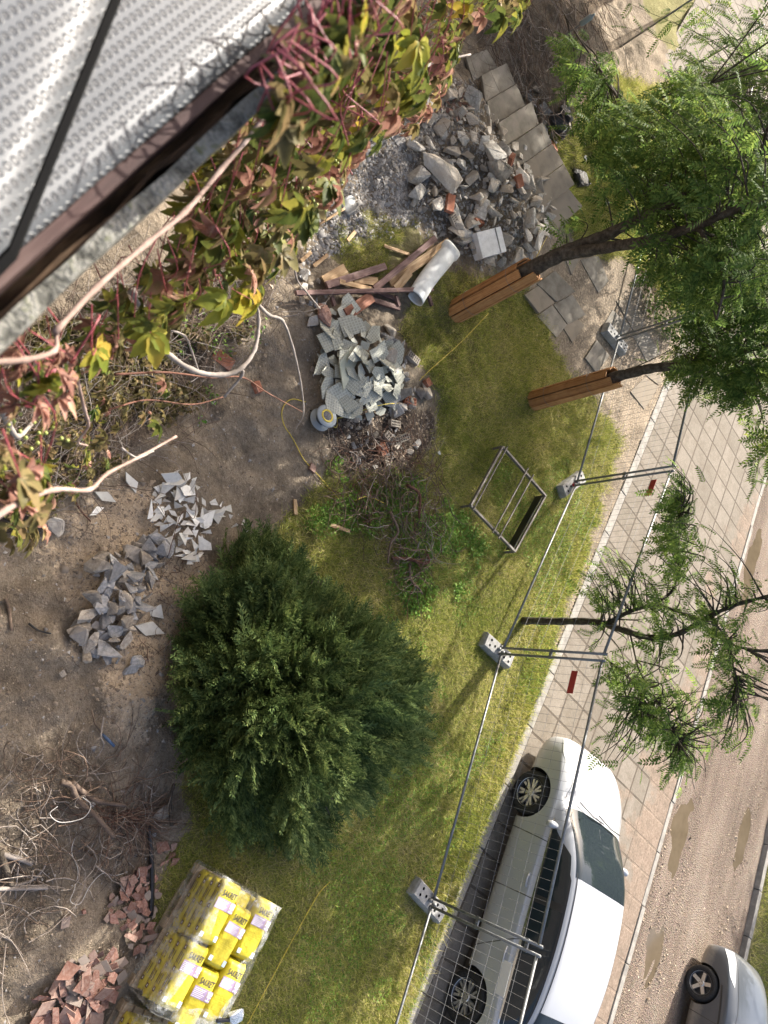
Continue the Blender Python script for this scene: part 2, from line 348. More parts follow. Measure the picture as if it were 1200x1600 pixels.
class MB:
    def __init__(s): s.v = []; s.f = []; s.m = []
    def add(s, V, F, m=0):
        b = len(s.v); s.v.extend([tuple(float(c) for c in p) for p in V]); s.f.extend([tuple(b + i for i in f) for f in F]); s.m.extend([m] * len(F)); return s
    def box(s, c, d, M=None, m=0):
        x, y, z = [k / 2 for k in d]
        V = [Vector((sx * x, sy * y, sz * z)) for sz in (-1, 1) for sx, sy in ((-1, -1), (1, -1), (1, 1), (-1, 1))]
        if M is not None: V = [M @ v for v in V]
        V = [v + Vector([float(q) for q in c]) for v in V]
        return s.add(V, [(3, 2, 1, 0), (4, 5, 6, 7), (0, 1, 5, 4), (1, 2, 6, 5), (2, 3, 7, 6), (3, 0, 4, 7)], m)
    def tube(s, pts, r, k=6, m=0, cap=True):
        pts = [Vector([float(q) for q in p]) for p in pts]; n = len(pts)
        rs = r if isinstance(r, (list, tuple)) else [r] * n
        V = []; up = Vector((0.13, 0.27, 1)).normalized(); a = None
        for i in range(n):
            d = (pts[min(i + 1, n - 1)] - pts[max(i - 1, 0)])
            d = d.normalized() if d.length > 1e-9 else Vector((0, 0, 1))
            if a is None:
                a = d.cross(up)
                if a.length < .05: a = d.cross(Vector((1, 0, 0)))
            a = (a - d * a.dot(d)).normalized(); b = d.cross(a)
            for j in range(k):
                q = 2 * math.pi * j / k; V.append(pts[i] + (a * math.cos(q) + b * math.sin(q)) * rs[i])
        F = [(i * k + j, i * k + (j + 1) % k, (i + 1) * k + (j + 1) % k, (i + 1) * k + j) for i in range(n - 1) for j in range(k)]
        if cap: F += [tuple(range(k - 1, -1, -1)), tuple((n - 1) * k + j for j in range(k))]
        return s.add(V, F, m)
    def lathe(s, prof, k=28, M=None, m=0, close=False):
        """profile of (radius, axial) revolved about local Y"""
        V = []
        for r, a in prof:
            for j in range(k):
                q = 2 * math.pi * j / k; v = Vector((r * math.cos(q), a, r * math.sin(q))); V.append(M @ v if M is not None else v)
        n = len(prof); F = [(i * k + j, i * k + (j + 1) % k, (i + 1) * k + (j + 1) % k, (i + 1) * k + j) for i in range(n - 1) for j in range(k)]
        return s.add(V, F, m)
    def prism(s, poly, z0, z1, m=0):
        n = len(poly); V = [(x, y, z0) for x, y in poly] + [(x, y, z1) for x, y in poly]
        return s.add(V, [tuple(range(n - 1, -1, -1)), tuple(range(n, 2 * n))] + [(i, (i + 1) % n, n + (i + 1) % n, n + i) for i in range(n)], m)
    def mesh(s, name, mats, smooth=False, bevel=0.0, fix=True):
        me = bpy.data.meshes.new(name); me.from_pydata(s.v, [], s.f)
        for q in (mats if isinstance(mats, (list, tuple)) else [mats]): me.materials.append(q)
        me.polygons.foreach_set('material_index', s.m)
        if fix or bevel:
            bm = bmesh.new(); bm.from_mesh(me)
            if bevel: bmesh.ops.bevel(bm, geom=[e for e in bm.edges if e.is_manifold and e.calc_face_angle(0) > .6], offset=bevel, segments=2, affect='EDGES', profile=.6)
            bmesh.ops.recalc_face_normals(bm, faces=bm.faces); bm.to_mesh(me); bm.free()
        if smooth: me.polygons.foreach_set('use_smooth', [True] * len(me.polygons))
        me.update(); return me
    def build(s, name, mats, parent=None, smooth=False, bevel=0.0, loc=None, rot=None):
        return link(name, s.mesh(name, mats, smooth, bevel), parent, loc, rot)
def smoothpath(pts, n=6):
    """Catmull-Rom through the points"""
    P = [np.asarray(p, float) for p in pts]; P = [2 * P[0] - P[1]] + P + [2 * P[-1] - P[-2]]; out = []
    for i in range(1, len(P) - 2):
        for k in range(n):
            t = k / n; a, b, c, d = P[i - 1:i + 3]
            out.append(.5 * ((2 * b) + (c - a) * t + (2 * a - 5 * b + 4 * c - d) * t * t + (3 * b - a - 3 * c + d) * t ** 3))
    out.append(P[-2]); return out
def rots(n, tilt=1.0, up=None):
    """n random rotation matrices: local x is an axis leaning from flat by up to tilt, local z near up"""
    az = rng.uniform(0, 2 * np.pi, n); el = rng.uniform(-tilt, tilt, n) if up is None else up; ro = rng.normal(0, .6, n)
    x = np.stack([np.cos(az) * np.cos(el), np.sin(az) * np.cos(el), np.sin(el)], 1)
    return frame(x, ro)
def frame(x, ro):
    x = x / np.linalg.norm(x, axis=1, keepdims=True); z = np.tile([0, 0, 1.0], (len(x), 1)) + 1e-3
    y = np.cross(z, x); y /= np.linalg.norm(y, axis=1, keepdims=True); z = np.cross(x, y)
    c, s = np.cos(ro)[:, None], np.sin(ro)[:, None]; y2 = y * c + z * s; z2 = -y * s + z * c
    return np.stack([x, y2, z2], 2)
def scatter(TV, TF, M, P, S):
    n, k = len(P), len(TV); V = np.einsum('nij,kj->nki', M, TV) * np.asarray(S).reshape(n, 1, 1) + P[:, None, :]
    F = (TF[None] + (np.arange(n) * k)[:, None, None]).reshape(-1, TF.shape[1]); return V.reshape(-1, 3), F

# ================================================================== SETTING
def axis(lo, hi, step, far):
    a = list(np.arange(lo, hi + 1e-6, step)); d = step; x = a[-1]
    while x < far: d *= 1.35; x += d; a.append(x)
    d = step; x = a[0]
    while x > -far: d *= 1.35; x -= d; a.insert(0, x)
    return np.array(a)
gx = axis(-11, 8, .05, 120); gy = axis(-.4, 15.5, .05, 120)
GX, GY = np.meshgrid(gx, gy); GZ = gh(GX, GY); nx_, ny_ = len(gx), len(gy)
V = np.stack([GX, GY, GZ], 2).reshape(-1, 3)
ii = (np.arange(ny_ - 1)[:, None] * nx_ + np.arange(nx_ - 1)[None]).ravel()
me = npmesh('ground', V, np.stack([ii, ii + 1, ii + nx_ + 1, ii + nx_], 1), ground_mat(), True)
pu, pv, pd = proj(V); vis = pd > .1
pu = pu + (fbm(V[:, 0] * 4, V[:, 1] * 4, 21) - .47) * 26; pv = pv + (fbm(V[:, 0] * 4, V[:, 1] * 4, 31) - .47) * 26
def zone(*polys):
    r = np.zeros(len(V), bool)
    for p in polys: r |= inpoly(pu, pv, p)
    return (r & vis).astype(float)
g_ = zone(LAWN, LAWN3, WEEDS) + .6 * zone(LAWN2)
far_ = ((V @ TN) > 17.6) | (V @ SN > 19) & ((V @ TN) > 2)
g_ = np.clip(g_ + far_, 0, 1)
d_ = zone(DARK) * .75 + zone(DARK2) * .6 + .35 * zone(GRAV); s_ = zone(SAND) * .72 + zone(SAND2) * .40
def soft(a, n=3):
    a = a.reshape(ny_, nx_)
    for _ in range(n):
        a = (a + np.roll(a, 1, 0) + np.roll(a, -1, 0) + np.roll(a, 1, 1) + np.roll(a, -1, 1)) / 5
    return a.ravel()
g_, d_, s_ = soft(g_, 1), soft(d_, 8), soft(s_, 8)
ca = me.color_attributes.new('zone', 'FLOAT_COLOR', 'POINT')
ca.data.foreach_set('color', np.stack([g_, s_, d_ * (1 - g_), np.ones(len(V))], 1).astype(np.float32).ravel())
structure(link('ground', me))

STREET = math.atan2(TN[1], TN[0])                    # street frame: local x = t (away from the house), local y = s (along it)
HOLLOW = [(at(x, y, -.1), a, b) for x, y, a, b in ((1062, 1312, .34, 1.0), (1163, 1312, .22, .6), (1022, 1490, .26, .5), (1176, 885, .3, 1.1), (1120, 1500, .25, .8), (1010, 1590, .2, .8))]
def strip(name, t0, t1, s0, s1, z, m, nt_=2, ns_=2, amp=0.0):
    ts = np.linspace(t0, t1, nt_); ss = np.linspace(s0, s1, ns_); A, B = np.meshgrid(ts, ss)
    Z = z + (amp * (fbm(A * 2.2, B * 1.1, 5) - .47) if amp else 0 * A)
    if name == 'road':
        for c_, a_, b_ in HOLLOW: Z = Z - .062 * np.exp(-((A - c_ @ TN) / a_) ** 2 - ((B - c_ @ SN) / b_) ** 2)
        Z = Z + .03 * (fbm(A * 6, B * 3, 9) - .47) + sum(.07 * np.exp(-((A - c_ @ TN) / a_ / 1.3) ** 2 - ((B - c_ @ SN) / b_ / 1.3) ** 2) for c_, a_, b_ in HOLLOW) * (fbm(A * 2.6, B * 1.9, 19, 5) - .45)
    i_ = (np.arange(ns_ - 1)[:, None] * nt_ + np.arange(nt_ - 1)[None]).ravel()
    o = link(name, npmesh(name, np.stack([A, B, Z], 2).reshape(-1, 3), np.stack([i_, i_ + 1, i_ + nt_ + 1, i_ + nt_], 1), m, True), None, (0, 0, 0), (0, 0, STREET))
    return structure(o)
strip('pavement', 8.9, 13.36, -14, 45, -.085, slab_mat(), 90, 400, .03)
strip('pavement', 4.6, 8.68, 18.6, 45, .02, MATS['pavement_slabs'], 40, 200, .03)
strip('road', 13.48, 17.40, -14, 60, -.115, road_mat('gravel_road', (.105, .080, .062), (.16, .124, .098), (.215, .175, .14)), 90, 300, .05)
kerb_m = simple('kerb_concrete', [(.3, (.16, .15, .135)), (.55, (.24, .225, .20)), (.75, (.30, .285, .26))], 7, .9, .5, .01)
def kerb(t0, t1, z0, z1, L_, name):
    k = MB(); s = -10.0
    while s < 40:
        k.box(((t0 + t1) / 2 + random.uniform(-.012, .012), s + L_ / 2, (z0 + z1) / 2 + random.uniform(-.012, .006)), (t1 - t0, L_ - .014, z1 - z0), Matrix.Rotation(random.uniform(-.008, .008), 3, 'Z')); s += L_
    structure(k.build(name, kerb_m, None, bevel=.012, loc=(0, 0, 0), rot=(0, 0, STREET)))
kerb(8.72, 8.90, -.25, .012, 1.0, 'kerb'); kerb(13.36, 13.48, -.25, -.062, 1.0, 'road_edge_kerb'); kerb(17.40, 17.55, -.3, 0.0, 1.0, 'far_kerb')
# muddy puddles in the wheel tracks
def puddle_mat():
    m, N, L, b = newmat('muddy_water'); v = N.new('ShaderNodeTexCoord').outputs['Object']
    L.new(ramp(N, L, noise_n(N, L, v, 3), [(.3, (.085, .066, .043)), (.7, (.12, .094, .064))]), b.inputs['Base Color'])
    b.inputs['Roughness'].default_value = .14; b.inputs['Specular IOR Level'].default_value = .4
    return m
pm = puddle_mat()
for c_, a_, b_ in HOLLOW[:4]:
    P = [TS(c_ @ TN + a_ * 1.25 * math.cos(q), c_ @ SN + b_ * 1.25 * math.sin(q), -.142) for q in np.linspace(0, 2 * math.pi, 40)[:-1]]
    structure(MB().add(P, [tuple(range(len(P)))]).build('puddle', pm))

# house wall under the window, and the ledge the camera looks over
hw = MB(); hw.box((-.36, 4, 3.55), (.2, 30, 7.1)); o = hw.build('house_wall', plaster, None, loc=(0, 0, 0), rot=(0, 0, STREET))
tag(o, 'plastered house wall below the ledge, overgrown with the creeper', 'wall')

def perforated_mat():
    m, N, L, b = newmat('perforated_sheet')
    v = N.new('ShaderNodeTexCoord').outputs['Object']; s = N.new('ShaderNodeSeparateXYZ'); L.new(v, s.inputs[0])
    px_, py_ = .0110, .0088
    row = math_n(N, L, 'FLOOR', math_n(N, L, 'DIVIDE', s.outputs[0], px_))
    off = math_n(N, L, 'MULTIPLY', math_n(N, L, 'MODULO', row, 2), py_ / 2)
    def cell(o, p): return math_n(N, L, 'SUBTRACT', math_n(N, L, 'FRACT', math_n(N, L, 'DIVIDE', o, p)), .5)
    a = cell(s.outputs[0], px_); c_ = cell(math_n(N, L, 'ADD', s.outputs[1], off), py_)
    d = math_n(N, L, 'ADD', math_n(N, L, 'POWER', math_n(N, L, 'MULTIPLY', a, 1.3), 2), math_n(N, L, 'POWER', c_, 2))
    k = ramp(N, L, d, [(.06, (1, 1, 1)), (.12, (0, 0, 0))])
    rim = ramp(N, L, d, [(.06, (0, 0, 0)), (.11, (1, 1, 1)), (.2, (0, 0, 0))])
    n = noise_n(N, L, v, 5); c = ramp(N, L, n, [(.3, (.058, .063, .068)), (.7, (.080, .085, .091))])
    c = mixc(N, L, k, c, (.022, .024, .028)); L.new(c, b.inputs['Base Color']); b.inputs['Roughness'].default_value = .5
    bump(N, L, b, math_n(N, L, 'SUBTRACT', rim, k), .55, .003); return m
perf = perforated_mat()
LZ = 7.30
lg = thing('window_ledge', 'white perforated ledge with a seam and weathered boards along its edge', 'ledge', (0, 0, LZ), STREET)
def polyline(e, k):
    return [np.array([e[i][0] + (e[i + 1][0] - e[i][0]) * q / k, e[i][1] + (e[i + 1][1] - e[i][1]) * q / k, 0]) for i in range(len(e) - 1) for q in range(k)] + [np.array([e[-1][0], e[-1][1], 0])]
def wavy(name, edge, back, z, m, tilt=0.0, n=60, k=14):
    """sheet from an edge polyline back towards the house, gently buckled, with a turned-down lip"""
    V_ = []; E_ = polyline(edge, 14)
    for i, e in enumerate(E_):
        for j in range(k):
            q = j / (k - 1); t = e[0] * (1 - q) + back * q
            V_.append((t, e[1], z + tilt * (e[0] - t) + .0012 * math.sin(e[1] * 9 + j * .3) * q - (.006 if j == 0 else 0)))
    F_ = [(i * k + j, i * k + j + 1, (i + 1) * k + j + 1, (i + 1) * k + j) for i in range(len(E_) - 1) for j in range(k - 1)]
    o = link(name, npmesh(name, V_, F_, m, True), lg)
    so_ = o.modifiers.new('thick', 'SOLIDIFY'); so_.thickness = .003; so_.offset = -1
    return o
wavy('perforated_sheet', [(-.062, -.6), (-.061, .2), (-.062, .6), (-.061, 1.6), (-.062, 3.4)], -.30, .0, perf)
wavy('perforated_sheet', [(-.056, -.6), (-.060, .20), (-.066, .285), (-.162, .535), (-.26, .80)], -.42, .016, perf, .03)
def lboard(name, t0, t1, z0, z1, s0, s1, m, seed, rag=.0):
    n = 60; V_ = []
    for i in range(n + 1):
        s = s0 + (s1 - s0) * i / n; e = rag * (float(vnoise(np.array(s * 40), np.array(seed), 3)) - .5) + rag * .6 * (float(vnoise(np.array(s * 110), np.array(seed), 5)) - .5)
        f = rag * (float(vnoise(np.array(s * 55), np.array(seed + 9), 4)) - .5)
        V_ += [(t0 + f, s, z0), (t1 + e, s, z0), (t1 + e, s, z1 + f * .4), (t0 + f, s, z1 + e * .4)]
    F_ = [(i * 4 + j, i * 4 + (j + 1) % 4, i * 4 + 4 + (j + 1) % 4, i * 4 + 4 + j) for i in range(n) for j in range(4)] + [(3, 2, 1, 0), tuple(n * 4 + j for j in range(4))]
    return MB().add(V_, F_).build(name, m, lg)
E2_ = polyline([(-.052, -.6), (-.056, .20), (-.061, .285), (-.157, .535), (-.255, .80)], 6)
MB().tube([(p[0], p[1], .004) for p in E2_], .0055, 6).build('seam_gap_shade', hole, lg)  # black tube standing in for the shade in the gap under the lapped sheet
lboard('dark_backing', -.30, -.0345, -.085, -.064, -.6, 3.4, rot_wood, 3)  # added backing, keeps the gap between the edge boards dark
lboard('edge_board', -.0600, -.0500, -.06, -.006, -.6, 3.4, brown_wood, 1, .0016)
lboard('rotten_board', -.0410, -.0345, -.06, -.030, -.6, 3.4, rot_wood, 5, .010)
lboard('grey_board', -.0335, -.0185, -.07, -.022, -.6, 3.4, grey_board, 8, .0035)

# ------------------------------------------------------------------ grass, weeds, pebbles (nobody could count them)
def lawn_points(n, polys, x0, x1, y0, y1, jit=14):
    x = rng.uniform(x0, x1, n); y = rng.uniform(y0, y1, n); z = gh(x, y); P = np.stack([x, y, z], 1)
    u, v, d = proj(P); u = u + rng.normal(0, jit, n) * .35 + (fbm(x * 4, y * 4, 21) - .47) * 26; v = v + rng.normal(0, jit, n) * .35 + (fbm(x * 4, y * 4, 31) - .47) * 26
    k = np.zeros(n, bool)
    for p in polys: k |= inpoly(u, v, p)
    return P[k & (d > 0)]
def blades(name, P, h, wd, m, lean=.5, label=None):
    n = len(P); az = rng.uniform(0, 2 * np.pi, n); hh = h * rng.uniform(.5, 1.3, n) * (.6 + .8 * fbm(P[:, 0] * 1.5, P[:, 1] * 1.5, 40, 3)); l = rng.normal(0, lean, (n, 2)) * hh[:, None]
    sx = np.cos(az) * wd * .5; sy = np.sin(az) * wd * .5; zc = np.zeros(n)
    a = P + np.stack([sx, sy, zc - .01], 1); b = P - np.stack([sx, sy, zc + .01], 1); c = P + np.stack([l[:, 0], l[:, 1], hh], 1)
    V_ = np.stack([a, b, c], 1).reshape(-1, 3); o = link(name, npmesh(name, V_, np.arange(n * 3).reshape(-1, 3), m)); stuff(o)
    if label: tag(o, label, 'grass')
    return o
GP = lawn_points(900000, [LAWN], -4.5, 8, 1, 14.5)
blades('lawn_grass', GP[:420000], .050, .0105, grass_m, 1.35, 'short patchy lawn grass between the rubble, the juniper and the kerb')
GP = lawn_points(260000, [LAWN3], -12, -1, 10, 17)
blades('lawn_grass', GP[:90000], .09, .012, grass_m, 1.1, 'longer shaded grass beyond the slab path under the trees')
GP = lawn_points(60000, [LAWN2], -5.5, -2.0, 6.5, 9.5); k_ = fbm(GP[:, 0] * 2.5, GP[:, 1] * 2.5, 77) > .47
blades('thin_grass', GP[k_][:14000], .05, .009, grass_m, .8, 'thin grass between the gravel and the timber heap')
n_ = 40000; x_ = rng.uniform(5, 18, n_); s_ = rng.uniform(-6, 12, n_); t_ = rng.uniform(17.6, 21, n_)
P_ = TN[None] * t_[:, None] + SN[None] * s_[:, None]; u_, v_, q_ = proj(P_); P_ = P_[(u_ < 1300) & (v_ > 1300) & (v_ < 1750)]
blades('verge_grass', P_, .09, .014, grass_m, 1.1, 'grass verge behind the far kerb of the road')
E_ = lawn_points(200000, [[(x, y) for x, y in LAWN]], -1, 8, 5, 14); E_ = E_[(np.abs(E_ @ TN - 8.45) < .28)]
blades('edge_weeds', E_[:9000], .10, .012, grass_m, .7, 'taller grass growing along the street kerb')

def quadleaf(P, size, m, name, label=None, lift=.03):
    """small roundish weed leaves"""
    TV = np.array([(0, 0, 0), (.5, .32, .10), (1, 0, .02), (.5, -.32, .10)]); TF = np.array([(0, 1, 2), (0, 2, 3)])
    n = len(P); M = rots(n, .5); V_, F_ = scatter(TV, TF, M, P + np.array([0, 0, 1]) * rng.uniform(.2, 1.6, (n, 1)) * lift, size * rng.uniform(.5, 1.4, n))
    o = link(name, npmesh(name, V_, F_, m)); stuff(o)
    if label: tag(o, label, 'weeds')
WP = lawn_points(60000, [WEEDS], -2.5, 2, 5, 9.5); kk = fbm(WP[:, 0] * 2, WP[:, 1] * 2, 50) > .42
quadleaf(WP[kk][:12000], .04, weed_m, 'ground_weeds', 'low green weeds growing through the dry brushwood heap', .04)
WP = lawn_points(260000, [LAWN], -.5, 8, 4, 13); kk = (fbm(WP[:, 0] * 1.3, WP[:, 1] * 1.3, 60) > .5) & ((WP @ TN) > 5.2)
quadleaf(WP[kk][:26000], .024, weed_m, 'clover', 'clover and small weeds in the lawn beside the kerb', .03)
WP = lawn_points(50000, [[(0, 560), (120, 560), (330, 480), (420, 500), (330, 660), (200, 700), (60, 800), (0, 800)], [(790, 150), (830, 210), (870, 320), (850, 300), (800, 200)]], -9, 1, 1, 13)
kk = fbm(WP[:, 0] * 3, WP[:, 1] * 3, 90) > .5
quadleaf(WP[kk][:6000], .05, weed_m, 'ground_weeds', 'weeds at the foot of the house wall and beside the slab path', .05)

def rock_mesh(name, m, seed, dims=(1, .75, .6), n=14, bev=.05):
    r = random.Random(seed); bm = bmesh.new()
    for _ in range(n):
        while True:
            p = Vector((r.uniform(-1, 1), r.uniform(-1, 1), r.uniform(-1, 1)))
            if max(abs(c) for c in p) > .62: break
        bm.verts.new((p.x * dims[0] / 2, p.y * dims[1] / 2, p.z * dims[2] / 2))
    g = bmesh.ops.convex_hull(bm, input=bm.verts); bmesh.ops.delete(bm, geom=[v for v in bm.verts if not v.link_faces], context='VERTS')
    if bev: bmesh.ops.bevel(bm, geom=list(bm.edges), offset=bev * dims[2], segments=1, affect='EDGES', profile=.5)
    bmesh.ops.triangulate(bm, faces=bm.faces)
    if bev:
        bmesh.ops.subdivide_edges(bm, edges=[e for e in bm.edges if e.calc_length() > .3], cuts=1, use_grid_fill=True)
        for v in bm.verts: v.co += Vector((r.gauss(0, .016), r.gauss(0, .016), r.gauss(0, .016))) * dims[2]
    bmesh.ops.recalc_face_normals(bm, faces=bm.faces)
    me = bpy.data.meshes.new(name); bm.to_mesh(me); bm.free(); me.materials.append(m); return me
def pebbles(name, P, size, m, label, sink=.2):
    tv = np.array([(.5, 0, 0), (-.5, .1, 0), (0, .42, .05), (.05, -.4, 0), (0.05, 0, .36), (-.2, .2, .25)])
    tf = np.array([(0, 2, 4), (2, 5, 4), (2, 1, 5), (1, 3, 5), (5, 3, 4), (3, 0, 4)])
    n = len(P); s = size * np.exp(rng.normal(0, .45, n)); V_, F_ = scatter(tv, tf, rots(n, .5), P - np.array([0, 0, 1]) * (s * sink)[:, None], s)
    o = link(name, npmesh(name, V_, F_, m)); stuff(o); tag(o, label, 'gravel')
peb = leafmat('mixed_pebbles', [(.2, (.16, .145, .13)), (.5, (.28, .265, .25)), (.8, (.44, .42, .39))], 0.0, .9, 3, .1)
peb_b = leafmat('earth_clods', [(.2, (.15, .115, .085)), (.5, (.24, .19, .14)), (.8, (.38, .31, .235))], 0.0, .95, 3, .1)
pebbles('gravel', lawn_points(90000, [GRAV], -7.5, -1.5, 4, 11)[:11000], .055, peb, 'crushed concrete gravel beside the rubble heap')
pebbles('gravel', lawn_points(60000, [[(560, 300), (650, 140), (760, 110), (830, 260), (880, 340), (800, 430), (700, 400), (640, 350)]], -8, -2, 6, 13)[:9000], .055, peb, 'small broken concrete between the rubble chunks')
pebbles('earth_clods', lawn_points(60000, [[(715, 80), (762, 70), (892, 336), (845, 385)]], -9, -3, 8, 14, 20)[:3200], .03, peb_b, 'dirt and crumbs lying on the slabs of the garden path')
YARD = [(-200, 700), (200, 700), (300, 430), (470, 420), (520, 500), (560, 700), (500, 760), (420, 840), (330, 1000), (240, 1240), (290, 1300), (240, 1420), (200, 1700), (-300, 1800)]
pebbles('earth_clods', lawn_points(130000, [YARD, BANK], -9, 6, -.2, 14, 20)[:20000], .022, peb_b, 'clods and small stones strewn over the bare earth')
pebbles('scattered_rubble', lawn_points(30000, [YARD, DARK], -4, 5, .5, 9, 20)[:1500], .032, peb, 'small pale bits of rubble strewn over the bare earth')
pebbles('earth_clods', lawn_points(40000, [SAND, DARK], -3, 3, .8, 8, 30)[:4000], .04, peb_b, 'larger clods of earth on the dug-up ground')
pebbles('earth_clods', lawn_points(60000, [SAND2], -5, 0, 9, 15, 20)[:5000], .022, peb_b, 'grit and small stones on the worn earth path')
n_ = 22000; t_ = rng.uniform(12.6, 17.3, n_); s_ = rng.uniform(-5, 16, n_); kk = fbm(t_ * 1.7, s_ * .5, 14) > .44
P_ = TN[None] * t_[:, None] + SN[None] * s_[:, None] + np.array([0, 0, -.10]); P_[:, 2] += .05 * (fbm(t_ * 2.2, s_ * 1.1, 5) - .47) - .012
wet = np.zeros(n_, bool)
for c_, a_, b_ in HOLLOW[:4]: wet |= ((t_ - c_ @ TN) / a_) ** 2 + ((s_ - c_ @ SN) / b_) ** 2 < 1.1
pebbles('road_grit', P_[kk & (t_ > 13.5) & ~wet], .026, peb_b, 'loose grit on the unpaved road')

# ================================================================== TEMPORARY FENCE
POST = [np.array(at(*p)) for p in ((955, 532), (888, 757), (771, 1016), (662, 1404))]
d0 = POST[0] - POST[1]; d0 /= np.linalg.norm(d0); d3 = POST[3] - POST[2]; d3 /= np.linalg.norm(d3)
LINE = [POST[0] + d0 * 7.0 + np.array([-.9, .1, 0]), POST[0] + d0 * 3.5 + np.array([-.2, 0, 0])] + POST + [POST[3] + d3 * 3.42 + np.array([.25, -.35, 0])]
for p in LINE: p[2] = .02
wire_m = plain('grey_wire', (.17, .17, .17), .7, .2)
def fence_panel(a, b, label):
    a = Vector(a); b = Vector(b); d = b - a; L_ = d.length; d.normalize(); off = .05
    t = thing('mesh_fence', label, 'fence panel', a, math.atan2(d.y, d.x), 'wire mesh panels of the temporary fence')
    x0, x1 = off, L_ - off; z0, z1 = .16, 1.95
    def tube_(name, p, q, r=.019): MB().tube([p, q], r, 10).build(name, galv, t, True)
    tube_('end_post', (x0, 0, .03), (x0, 0, 2.0)); tube_('end_post', (x1, 0, .03), (x1, 0, 2.0))
    tube_('top_rail', (x0, 0, z1), (x1, 0, z1)); tube_('bottom_rail', (x0, 0, z0), (x1, 0, z0))
    wm = MB(); nx = int((x1 - x0) / .115)
    for i in range(1, nx): x = x0 + (x1 - x0) * i / nx; wm.tube([(x, .0, z0), (x, .0, z1)], .0020, 3, cap=False)
    for i in range(1, 8): z = z0 + (z1 - z0) * i / 8; wm.tube([(x0, .004, z), (x1, .004, z)], .0022, 3, cap=False)
    wm.build('wire_mesh', wire_m, t)
    return t
FPL = ['fence panel farthest from the cars, under the dense tree crown', 'fence panel behind the board-wrapped trees, half hidden by leaves', 'fence panel between the two board-wrapped trees and the steel frame', 'fence panel in front of the slim tree and the bare pavement',
       'fence panel in front of the bonnet of the white car', 'nearest fence panel, in front of the rear of the white car']
panels_far = fence_panel(at(965, 76) , at(1052, 18), 'fence panel beyond the earth mound at the far pavement')
panels = [fence_panel(LINE[i], LINE[i + 1], FPL[i]) for i in range(6)]
def plate(pan, px, py, w_, h_, m, name, z):
    """a sign plate wired to a panel, found by its pixel on the plane of the panel"""
    a = np.array(pan.location); r = pan.rotation_euler.z; n = np.array([-math.sin(r), math.cos(r), 0])
    d = ray(px, py); k = (n @ (a - CP)) / (n @ d); P = CP + d * k
    x = (P - a) @ np.array([math.cos(r), math.sin(r), 0])
    b = MB(); b.box((x, -.012, P[2]), (w_, .003, h_))
    for sx in (-1, 1): b.box((x + sx * w_ * .42, -.006, P[2]), (.012, .016, .012))
    return b.build(name, m, pan)
plate(panels[3], 1016, 763, .34, .10, red_plate, 'red_plate', 0)
plate(panels[4], 893, 1066, .32, .10, red_plate, 'red_plate', 0)
plate(panels[1], 1077, 522, .26, .17, white_plate, 'white_plate', 0)
plate(panels[5], 786, 1528, .36, .13, white_plate, 'white_plate', 0)
def fence_foot(p, ang, label, red=False):
    t = thing('fence_block', label, 'fence foot', (p[0], p[1], float(gh(p[0], p[1])) + .005), ang, 'concrete feet of the temporary fence')
    b = MB(); n = 10; prof = []
    L_, W_, h_ = .72, .245, .145
    b.add([(sx * (L_ / 2 - ins), sy * (W_ / 2 - ins), z) for z, ins in ((0, 0), (h_ * .75, .006), (h_, .024)) for sx, sy in ((-1, -1), (1, -1), (1, 1), (-1, 1))],
          [(i * 4 + j, i * 4 + (j + 1) % 4, i * 4 + 4 + (j + 1) % 4, i * 4 + 4 + j) for i in range(2) for j in range(4)] + [(8, 9, 10, 11), (3, 2, 1, 0)])
    b.build('block', foot_conc, t, bevel=.006)
    for x, y in ((-.24, -.045), (-.24, .045), (-.13, .0), (.13, -.04), (.13, .04), (.25, -.045), (.25, .045)):
        MB().add([(x + .021 * math.cos(q * math.pi / 5), y + .021 * math.sin(q * math.pi / 5), h_ + .003) for q in range(10)], [tuple(range(10))]).build('hole', hole, t)
    if red: MB().box((-.05, .0, h_ + .02), (.07, .05, .04)).build('clip', red_plate, t, bevel=.01)
    for sx in (-1, 1): MB().tube([(sx * .05, 0, h_ - .05), (sx * .05, 0, h_ + .05)], .026, 10).build('socket', galv, t, True)
    return t
def ang_of(px0, px1): a, b = at(*px0), at(*px1); return math.atan2(b[1] - a[1], b[0] - a[0])
fence_foot(POST[0], ang_of((940, 518), (972, 558)), 'concrete fence foot beside the loose slab on the earth path')
fence_foot(POST[1], ang_of((872, 770), (905, 746)), 'concrete fence foot with a red clip beside the steel frame', True)
fence_foot(POST[2], ang_of((745, 995), (790, 1035)), 'concrete fence foot at the base of the slim tree')
fence_foot(POST[3], ang_of((642, 1382), (685, 1430)), 'concrete fence foot beside the rear of the white car')
fence_foot(LINE[1], ang_of((940, 518), (972, 558)), 'concrete fence foot hidden in the leaves beyond the trees')
fence_foot(LINE[6], ang_of((642, 1382), (685, 1430)), 'concrete fence foot at the very end of the near panel')
def coupler(p, z, label):
    t = tag(MB().box((0, 0, 0), (.15, .028, .045)).tube([(0, -.03, 0), (0, .03, 0)], .012, 8).build('fence_coupler', galv, None, bevel=.006, loc=(p[0], p[1], z), rot=(0, 0, math.atan2(d0[1], d0[0]))), label, 'clamp', 'clamps joining the fence panels')
for p, z, l_ in ((POST[0], 1.15, 'clamp joining the panels above the farthest fence foot'), (POST[1], 1.12, 'clamp joining the panels near the steel frame'), (POST[2], 1.1, 'clamp joining the panels near the slim tree'), (POST[3], 1.0, 'lower clamp joining the panels beside the white car'), (POST[3], 1.8, 'upper clamp joining the panels beside the white car')): coupler(p, z, l_)

